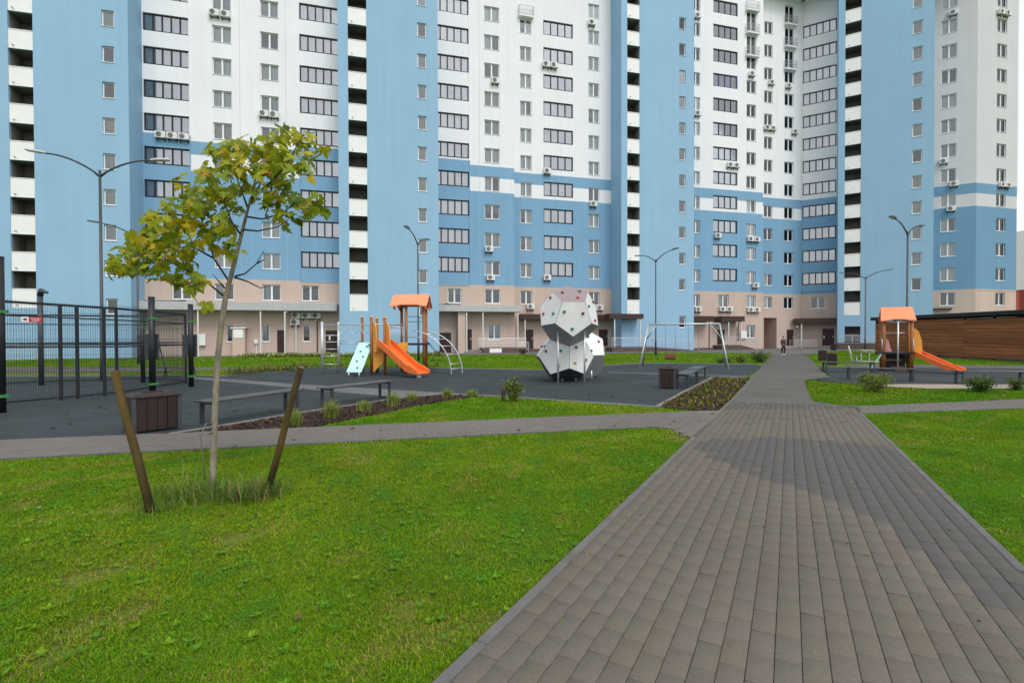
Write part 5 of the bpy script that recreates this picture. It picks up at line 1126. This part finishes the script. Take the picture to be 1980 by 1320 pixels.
def leaf_mesh(i):
    lr = random.Random(100 + i); curl = lr.uniform(.2, .9); fold = lr.uniform(.05, .5); v = [(0, .28, -.02)]
    for x, y in ML:
        v.append((x + lr.uniform(-.03, .03), y + lr.uniform(-.03, .03), -curl * (x * x + (y - .3) ** 2) * 1.1 + fold * abs(x) + lr.uniform(-.02, .02)))
    n = len(ML); f = np.array([(0, k, k % n + 1) for k in range(1, n + 1)]); v = np.array(v)
    pal = [(.28, .34, .014), (.19, .27, .014), (.35, .38, .016), (.13, .20, .012), (.41, .40, .018), (.23, .31, .016), (.46, .38, .02), (.52, .20, .03)]
    c = np.array(pal[i % 8]); cols = np.tile(c, (len(v), 1)); tip = np.hypot(v[:, 0], v[:, 1] - .28) > .42
    cols[tip] = cols[tip] * np.array([1.18, .98, .9]) if i % 8 < 7 else cols[tip]
    return npmesh('leaf', v, f, LEAFM, cols)
LMS = [leaf_mesh(i) for i in range(16)]
lr = random.Random(5)
BLOBS = [((583, 292), 46, 1.0), ((520, 290), 40, .8), ((560, 262), 26, .35), ((470, 295), 38, .8), ((435, 295), 30, .5), ((440, 345), 50, 1.1), ((500, 350), 55, 1.1), ((385, 370), 46, 1.0), ((560, 345), 42, .55), ((548, 400), 44, .75), ((608, 400), 27, .5), ((420, 410), 48, 1.0), ((350, 410), 40, .8), ((320, 445), 44, 1.0), ((280, 470), 40, .9), ((245, 500), 30, .7), ((225, 515), 16, .25), ((370, 455), 44, .85), ((430, 455), 34, .45), ((300, 510), 34, .6), ((355, 500), 30, .4), ((455, 480), 18, .12), ((380, 545), 24, .28), ((345, 535), 20, .2), ((398, 585), 13, .12), ((530, 330), 40, .4)]
tot = sum(b[2] for b in BLOBS); nleaf = 0; V = []; Fq = []; Cq = []
for (bx_, by_), br, wgt in BLOBS:
    for k in range(max(4, round(760 * wgt / tot))):
        a = lr.uniform(0, 6.28); rr = br * math.sqrt(lr.random()); px, py = bx_ + rr * math.cos(a), by_ + rr * math.sin(a) * .85; dy = lr.gauss(0, .22) + (py - 400) * -.0004
        p = Vector(at(px, py, max(-.5, min(.55, dy)))); sz = lr.uniform(.080, .150)
        az = lr.uniform(0, 6.28); droop = lr.uniform(.25, 1.15)
        dirv = Vector((math.cos(az) * math.cos(droop), math.sin(az) * math.cos(droop) - .15, -math.sin(droop))).normalized(); nn = Vector((lr.gauss(0, .5), lr.gauss(-.5, .5), .85)); nn = (nn - dirv * nn.dot(dirv)).normalized(); xx = dirv.cross(nn)
        m4 = Matrix(((xx.x, dirv.x, nn.x), (xx.y, dirv.y, nn.y), (xx.z, dirv.z, nn.z)))
        r = lr.random(); ci = lr.choice([0, 1, 2, 3, 4, 5, 0, 2, 1, 5, 3, 6]) if r > .006 else 7; me = LMS[ci + 8 * lr.randint(0, 1)]
        V.append((me, m4, p, sz))
V.sort(key=lambda k: -k[3] / k[2].y)
for me, m4, p, sz in V[:300]:
    o = inst('leaf', me, t, p - Vector(LOC[t.name])); o.scale = (sz, sz, sz); o.rotation_euler = m4.to_euler()
V = V[300:]
vv = []; ff = []; cc = []; off = 0
for me, m4, p, sz in V:
    for v in me.vertices: vv.append(tuple(p + m4 @ (v.co * sz) - Vector(LOC[t.name])))
    cs = np.zeros(len(me.vertices) * 4, np.float32); me.attributes['Col'].data.foreach_get('color', cs); cc.append(cs.reshape(-1, 4)[:, :3])
    for f in me.polygons: ff.append([i + off for i in f.vertices])
    off += len(me.vertices)
o = link('foliage', npmesh('foliage', np.array(vv), np.array(ff), LEAFM, np.concatenate(cc)), t); o['kind'] = 'stuff'
def stake(base, top, r, label):
    t = thing('tree_stake', tuple(base), label, 'stake', 'wooden stakes of the maple'); b, e = Vector(base), Vector(top); d = (e - b).normalized(); mb = MB()
    mb.tube([b - d * .1, b.lerp(e, .33) + Vector((.006, 0, 0)), b.lerp(e, .66) - Vector((.004, .003, 0)), e], [r, r * 1.03, r * .98, r], 12); mb.build('pole', STAKE, t, True); mb = MB(); mb.tube([e, e + d * .004], r * .98, 12); mb.build('cut_end', STAKE_E, t)
def at2(px, py, Y): return ((px - 990) / 980 * Y, Y, 1.70 + (650 - py) / 980 * Y)
stake((-3.11, 4.33, gz(4.33)), at2(222, 718, 4.42), .033, 'left, thicker wooden stake leaning away from the maple'); stake((-2.36, 4.86, gz(4.86)), at2(582, 711, 4.75), .031, 'right wooden stake leaning outward in front of the benches')

# ================================================================== LONG GRASS, TUFTS, SHRUBS
def tuft(name, loc, n, h, rad, pal, label, cat, group=None, w=.006, kind=None, lean=.9, sx=1.0):
    x0, y0 = loc; x = x0 + rng.normal(0, rad * sx, n); y = y0 + rng.normal(0, rad, n); z = gza(y) - .03; az = rng.uniform(0, 6.28, n); L = h * rng.uniform(.5, 1.25, n); le = rng.uniform(.05, lean, n) ; ww = w * rng.uniform(.6, 1.3, n)
    P = []
    for k, (f, wf) in enumerate(((0, .8), (.4, 1), (.75, .7), (1, .05))):
        b = le * (f ** 1.6) * 1.2; hx_ = L * f * np.sin(b); hz = L * f * np.cos(b); cx, cy, cz = x + hx_ * np.cos(az), y + hx_ * np.sin(az), z + hz; sx_, sy_ = -np.sin(az) * ww * wf / 2, np.cos(az) * ww * wf / 2
        P += [np.stack([cx - sx_, cy - sy_, cz], 1), np.stack([cx + sx_, cy + sy_, cz], 1)]
    v = np.stack(P, 1).reshape(-1, 3); fu = np.array([(0, 1, 3, 2), (2, 3, 5, 4), (4, 5, 7, 6)]); f = (fu[None] + (np.arange(n) * 8)[:, None, None]).reshape(-1, 4)
    c = np.array(pal)[rng.integers(0, len(pal), n)] * rng.uniform(.7, 1.25, n)[:, None]
    v = v - np.array([x0, y0, gz(y0)]); o = link(name, npmesh(name, v, f, GRASSM, np.repeat(c, 8, 0))); o.location = (x0, y0, gz(y0)); return tag(o, label, cat, group, kind)
PG = [(.12, .23, .03), (.17, .26, .035), (.26, .25, .08), (.08, .17, .025)]
tuft('long_grass', (-2.93, 4.80), 900, .17, .17, PG, 'long unmown grass around the foot of the maple', 'grass', kind='stuff', lean=1.3, sx=1.5)
tuft('long_grass', (-2.42, 4.78), 600, .19, .11, PG + [(.28, .25, .10)], 'long grass clump around the foot of the right stake', 'grass', kind='stuff', lean=1.3)
tuft('long_grass', (-3.10, 4.42), 160, .12, .10, PG, 'thin long grass at the foot of the left stake', 'grass', kind='stuff', lean=1.3)
tuft('long_grass', (-3.2, 4.95), 26, .38, .05, [(.30, .34, .07)], 'few tall yellow grass stems left of the maple trunk', 'grass', kind='stuff', lean=.8, w=.004)
YG = [(.26, .32, .07), (.34, .36, .10), (.18, .26, .05)]
for x, y, h, lb in ((-3.88, 8.95, .30, 'nearest pale grass tuft in the mulch beside the right stake'), (-3.55, 9.9, .36, 'fluffy pale grass tuft in the mulch before the first bench end'), (-3.2, 10.9, .26, 'small grass tuft in the middle of the mulch bed'), (-2.75, 11.7, .36, 'bright grass tuft on the lawn edge of the mulch bed'), (-2.55, 12.8, .26, 'low grass tuft under the second bench end'), (-1.75, 13.6, .26, 'grass tuft near the far tip of the mulch bed'), (-1.1, 13.85, .22, 'farthest, smallest grass tuft at the tip of the mulch bed')):
    tuft('grass_tuft', (x, y), 260, h, .06, YG, lb, 'grass tuft', 'pale grass tufts in the mulch bed', w=.010, lean=.8)
def shrub(loc, h, rx, n, pal, label, leaf=.035, stems=7, group=None, top=.0, name='shrub', cat='shrub'):
    x0, y0 = loc; z0 = gz(y0); t = thing(name, (x0, y0, z0 - .03), label, cat, group); sr = random.Random(int(x0 * 97 + y0 * 31)); pts = []
    for s in range(stems):
        az = sr.uniform(0, 6.28); tip = Vector((x0 + rx * math.cos(az) * sr.uniform(.3, 1), y0 + rx * math.sin(az) * sr.uniform(.3, 1), z0 + h * sr.uniform(.6, 1))); mb = MB(); m = Vector((x0, y0, z0)).lerp(tip, .5) + Vector((0, 0, h * .12)); pl = [Vector((x0 + .03 * math.cos(az), y0 + .03 * math.sin(az), z0 - .04)), m, tip]; mb.tube(pl, [.012, .008, .003], 5); mb.build('stem', TWIG, t, True); pts.append(pl)
    v = np.zeros((n, 4, 3)); c = np.zeros((n, 3))
    for i in range(n):
        pl = sr.choice(pts); f = sr.uniform(.15, 1.05); p = pl[0].lerp(pl[1], f * 2) if f < .5 else pl[1].lerp(pl[2], f * 2 - 1); p = p + Vector((sr.gauss(0, rx * .28), sr.gauss(0, rx * .28), sr.gauss(0, h * .10))); p.z = max(p.z, z0 + .0)
        d = Vector((sr.gauss(0, 1), sr.gauss(0, 1), sr.gauss(.3, .7))).normalized(); w = d.cross(Vector((sr.gauss(0, 1), sr.gauss(0, 1), sr.gauss(0, 1)))).normalized(); L = leaf * sr.uniform(.6, 1.5)
        for k, q in enumerate((p, p + d * L * .5 + w * L * .28, p + d * L, p + d * L * .5 - w * L * .28)): v[i, k] = q - Vector((x0, y0, z0 - .03))
        c[i] = np.array(sr.choice(pal)) * sr.uniform(.65, 1.3) * (1 if p.z < z0 + h * .75 or not top else 1 + top)
    o = link('foliage', npmesh('foliage', v.reshape(-1, 3), np.arange(n * 4).reshape(n, 4), LEAFM, np.repeat(c, 4, 0)), t); o['kind'] = 'stuff'; return t
GR = [(.07, .13, .025), (.10, .17, .03), (.05, .10, .02)]; YL = [(.20, .25, .04), (.30, .28, .05), (.12, .18, .03), (.09, .15, .03)]
shrub((0.06, 12.6), .56, .22, 1300, YL + [(.14, .22, .04)], 'bushy green plant with feathery top at the lawn edge before the polyhedra', .05, 9); shrub((-.22, 12.65), .40, .10, 240, [(.42, .20, .20), (.30, .18, .10), (.10, .16, .03)], 'small pinkish flowering plant left of the bushy green plant', .04, 4)
shrub((10.55, 14.75), .52, .40, 2200, YL, 'yellow green shrub on the right lawn before the dark bench', .05, 10); shrub((13.5, 14.6), .46, .36, 1800, GR + [(.14, .20, .05)], 'darker green spreading shrub on the right lawn', .055, 10); shrub((14.85, 14.9), .34, .24, 900, GR, 'small dark shrub at the right end of the lawn', .05, 7)
shrub((15.25, 31.0), .6, .55, 900, GR + [(.12, .16, .04)], 'dark low shrub where the far path meets the rubber', .09, 8); shrub((13.9, 30.6), .42, .5, 700, YL, 'loose yellowish shrub behind the right swing legs', .08, 8); shrub((12.9, 30.5), .35, .4, 450, YL + GR, 'smallest low shrub in the row behind the swing', .08, 6)
shrub((0.9, 43.0), .55, .35, 300, [(.05, .05, .02), (.08, .10, .03)], 'thin dark plant before the centre entrance', .09, 6); shrub((12.3, 29.9), .3, .35, 350, GR, 'low shrub on the far playground kerb', .07, 6)
def strip(name, a, b, n, h, w, pal, label, cat):
    f = rng.uniform(0, 1, n); x = a[0] + (b[0] - a[0]) * f + rng.normal(0, .18, n); y = a[1] + (b[1] - a[1]) * f + rng.normal(0, .18, n); az = rng.uniform(0, 6.28, n); L = h * rng.uniform(.5, 1.3, n); le = rng.uniform(.3, 1.3, n)
    p = np.stack([x, y, gza(y) - .02 + rng.uniform(0, .12, n)], 1); d = np.stack([np.cos(az) * np.sin(le), np.sin(az) * np.sin(le), np.cos(le)], 1) * L[:, None]; s = np.stack([-np.sin(az), np.cos(az), np.zeros(n)], 1) * (w * rng.uniform(.6, 1.3, n))[:, None]
    v = np.stack([p, p + d * .5 - s, p + d, p + d * .5 + s], 1).reshape(-1, 3); c = np.array(pal)[rng.integers(0, len(pal), n)] * rng.uniform(.75, 1.2, n)[:, None]
    tag(link(name, npmesh(name, v, np.arange(n * 4).reshape(n, 4), GRASSM, np.repeat(c, 4, 0))), label, cat, kind='stuff')
strip('flower_border', (-22, 41.1), (-6.0, 42.9), 2600, .30, .06, [(.48, .46, .20), (.30, .34, .08), (.55, .52, .32), (.12, .20, .03)], 'pale yellow leafy border along the foot of the left block', 'flower border')
strip('weed_edge', (-12.3, 22.0), (-10.7, 26.4), 900, .28, .035, [(.14, .20, .04), (.24, .22, .08)], 'ragged grass edge along the left playground kerb', 'grass'); strip('weed_edge', (-10.5, 26.75), (-3.8, 26.35), 900, .2, .03, [(.12, .20, .03), (.20, .22, .06)], 'ragged grass edge behind the play structure', 'grass')
# broad-leaved weeds (dandelion, plantain) scattered through the near lawns
def weeds(name, poly, n, label):
    xs = [p[0] for p in poly]; ys = [p[1] for p in poly]; x = rng.uniform(max(min(xs), -9), min(max(xs), 9), n * 6); y = rng.uniform(max(min(ys), 1.6), max(ys), n * 6); k = inpoly(x, y, poly) & (np.abs(x) < y * 1.1 + .3); x, y = x[k][:n], y[k][:n]; n = len(x); m = 9
    az = (rng.uniform(0, 6.28, n)[:, None] + np.arange(m) * 6.283 / m + rng.normal(0, .25, (n, m))).ravel(); X = np.repeat(x, m); Y = np.repeat(y, m); L = (np.repeat(rng.uniform(.014, .038, n), m)) * rng.uniform(.6, 1.2, n * m); w = L * rng.uniform(.16, .30, n * m); up = rng.uniform(.15, .6, n * m)
    p = np.stack([X, Y, gza(Y) - .022], 1); d = np.stack([np.cos(az) * L, np.sin(az) * L, up * L], 1); s_ = np.stack([-np.sin(az) * w, np.cos(az) * w, w * 0], 1)
    v = np.stack([p, p + d * .6 - s_, p + d, p + d * .6 + s_], 1).reshape(-1, 3); c = np.array([(.12, .28, .02), (.18, .32, .02), (.10, .25, .025)])[np.repeat(rng.integers(0, 3, n), m)] * rng.uniform(.8, 1.2, n * m)[:, None]
    tag(link(name, npmesh(name, v, np.arange(n * m * 4).reshape(n * m, 4), GRASSM, np.repeat(c, 4, 0))), label, 'weeds', kind='stuff')
weeds('lawn_weeds', L1, 1500, 'broad-leaved weed rosettes in the left foreground lawn'); weeds('lawn_weeds', L2, 450, 'broad-leaved weed rosettes in the right foreground lawn')
# fallen leaves
def litter(name, poly, n, sz, pal, label, h=.0):
    xs = [p[0] for p in poly]; ys = [p[1] for p in poly]; x = rng.uniform(min(xs), max(xs), n * 4); y = rng.uniform(min(ys), max(ys), n * 4); k = inpoly(x, y, poly); x, y = x[k][:n], y[k][:n]; n = len(x); a = rng.uniform(0, 6.28, n); s = sz * rng.uniform(.5, 1.4, n)
    u = np.array([(0, -.5, .0), (.35, 0, .12), (0, .55, .05), (-.35, 0, .15)]); vx = u[:, 0] * s[:, None]; vy = u[:, 1] * s[:, None]
    v = np.stack([x[:, None] + vx * np.cos(a)[:, None] - vy * np.sin(a)[:, None], y[:, None] + vx * np.sin(a)[:, None] + vy * np.cos(a)[:, None], gza(y)[:, None] + h + .006 + u[:, 2] * s[:, None]], 2).reshape(-1, 3)
    tag(link(name, npmesh(name, v, np.arange(n * 4).reshape(n, 4), LEAFM, np.repeat(np.array(pal)[rng.integers(0, len(pal), n)], 4, 0))), label, 'leaves', kind='stuff')
litter('fallen_leaves', [(-10, 7.2), (-6, 8.2), (-5.3, 9.5), (-3.2, 13.2), (2.5, 12.3), (4, 13), (3, 15), (-3, 15.5), (-10, 12)], 70, .10, [(.02, .014, .01), (.03, .02, .012), (.05, .035, .02)], 'scattered dark fallen leaves on the rubber near the benches')
litter('fallen_leaves', [pq(3, -1.2), pq(3, 1.2), pq(13, 1.2), pq(13, -1.2)], 26, .035, [(.03, .02, .012), (.25, .2, .05), (.4, .38, .33)], 'tiny dry leaves and bits on the block paving'); litter('fallen_leaves', XL, 24, .08, [(.05, .03, .02), (.2, .15, .05)], 'few dry leaves on the left crossing path')
litter('fallen_leaves', L1, 90, .05, [(.30, .26, .08), (.22, .13, .04), (.45, .44, .36), (.10, .06, .03)], 'small dry leaves and bits in the foreground lawn', -.005)
def seams(name, ang):
    pass
# weeds growing out of the paving joints
strip('joint_weeds', pq(2.4, -1.235), pq(7.8, -1.235), 160, .035, .006, [(.22, .24, .05), (.12, .20, .03)], 'tiny weeds and moss along the left path kerb', 'weeds')

# ================================================================== PERSON
PX, PY = 22.5, 42.0
t = thing('person', (PX, PY, 0), 'person in dark grey jacket, black trousers and white shoes walking on far path', 'person')
def skin(name, verts, edges, rad, m, parent, sub=2, root=0):
    me = bpy.data.meshes.new(name); me.from_pydata([(x, y, z) for x, y, z in verts], edges, []); me.materials.append(m); o = link(name, me, parent)
    md = o.modifiers.new('skin', 'SKIN'); md.use_smooth_shade = True
    for i, v in enumerate(me.skin_vertices[0].data): v.radius = (rad[i], rad[i]) if not isinstance(rad[i], tuple) else rad[i]; v.use_root = (i == root)
    s = o.modifiers.new('sub', 'SUBSURF'); s.levels = 1; s.render_levels = sub; return o
SK = mat('skin', (.45, .28, .2), .6, .05); JK = mat('grey_jacket', (.06, .06, .062), .8, .2, 20); TR = mat('black_trousers', (.012, .012, .013), .8, .2, 20); SH = mat('white_shoes', (.75, .75, .74), .6, .05); HR = mat('dark_hair', (.02, .015, .012), .7, .2, 40)
S = 1.56 / 1.75
def sv(L): return [(x * S, y * S, z * S) for x, y, z in L]
body = sv([(0, 0, .95), (0, 0, 1.15), (0, 0, 1.38), (0, 0, 1.47), (0, -.01, 1.56), (0, -.02, 1.66), (.17, 0, 1.40), (.23, .03, 1.14), (.22, -.05, .92), (.215, -.07, .82), (-.17, 0, 1.40), (-.23, .02, 1.14), (-.22, -.04, .92), (-.215, -.06, .82), (.09, 0, .88), (.10, -.04, .50), (.10, .02, .10), (.10, -.10, .05), (-.09, 0, .88), (-.10, .06, .50), (-.10, .10, .10), (-.10, -.02, .05)])
skin('body', body, [(0, 1), (1, 2), (2, 3), (3, 4), (4, 5), (2, 6), (6, 7), (7, 8), (8, 9), (2, 10), (10, 11), (11, 12), (12, 13), (0, 14), (14, 15), (15, 16), (16, 17), (0, 18), (18, 19), (19, 20), (20, 21)], [r * S for r in (.12, .115, .12, .055, .085, .085, .055, .043, .034, .03, .055, .043, .034, .03, .078, .055, .04, .035, .078, .055, .04, .035)], SK, t)
skin('jacket', sv([(0, 0, .90), (0, 0, 1.15), (0, 0, 1.38), (0, 0, 1.45), (.18, 0, 1.40), (.235, .03, 1.14), (.225, -.05, .90), (-.18, 0, 1.40), (-.235, .02, 1.14), (-.225, -.04, .90)]), [(0, 1), (1, 2), (2, 3), (2, 4), (4, 5), (5, 6), (2, 7), (7, 8), (8, 9)], [r * S for r in (.165, .155, .155, .085, .085, .068, .055, .085, .068, .055)], JK, t)
skin('trousers', sv([(0, 0, .95), (.09, 0, .86), (.10, -.04, .50), (.10, .02, .11), (-.09, 0, .86), (-.10, .06, .50), (-.10, .10, .11)]), [(0, 1), (1, 2), (2, 3), (0, 4), (4, 5), (5, 6)], [r * S for r in (.13, .10, .078, .065, .10, .078, .065)], TR, t)
for x, y in ((.10, .02), (-.10, .10)): skin('shoe', sv([(x, y + .05, .05), (x, y - .06, .05), (x, y - .16, .04)]), [(0, 1), (1, 2)], [.055 * S, .055 * S, .045 * S], SH, t)
skin('hair', sv([(0, .03, 1.62), (0, .02, 1.70), (0, -.03, 1.74)]), [(0, 1), (1, 2)], [.085 * S, .09 * S, .07 * S], HR, t)
skin('hand', sv([(.215, -.07, .84), (.215, -.085, .76), (.21, -.095, .70)]), [(0, 1), (1, 2)], [.035 * S, .04 * S, .02 * S], SK, t); skin('hand', sv([(-.215, -.06, .84), (-.215, -.075, .76), (-.21, -.085, .70)]), [(0, 1), (1, 2)], [.035 * S, .04 * S, .02 * S], SK, t)
t.rotation_euler = (0, 0, R_(12))
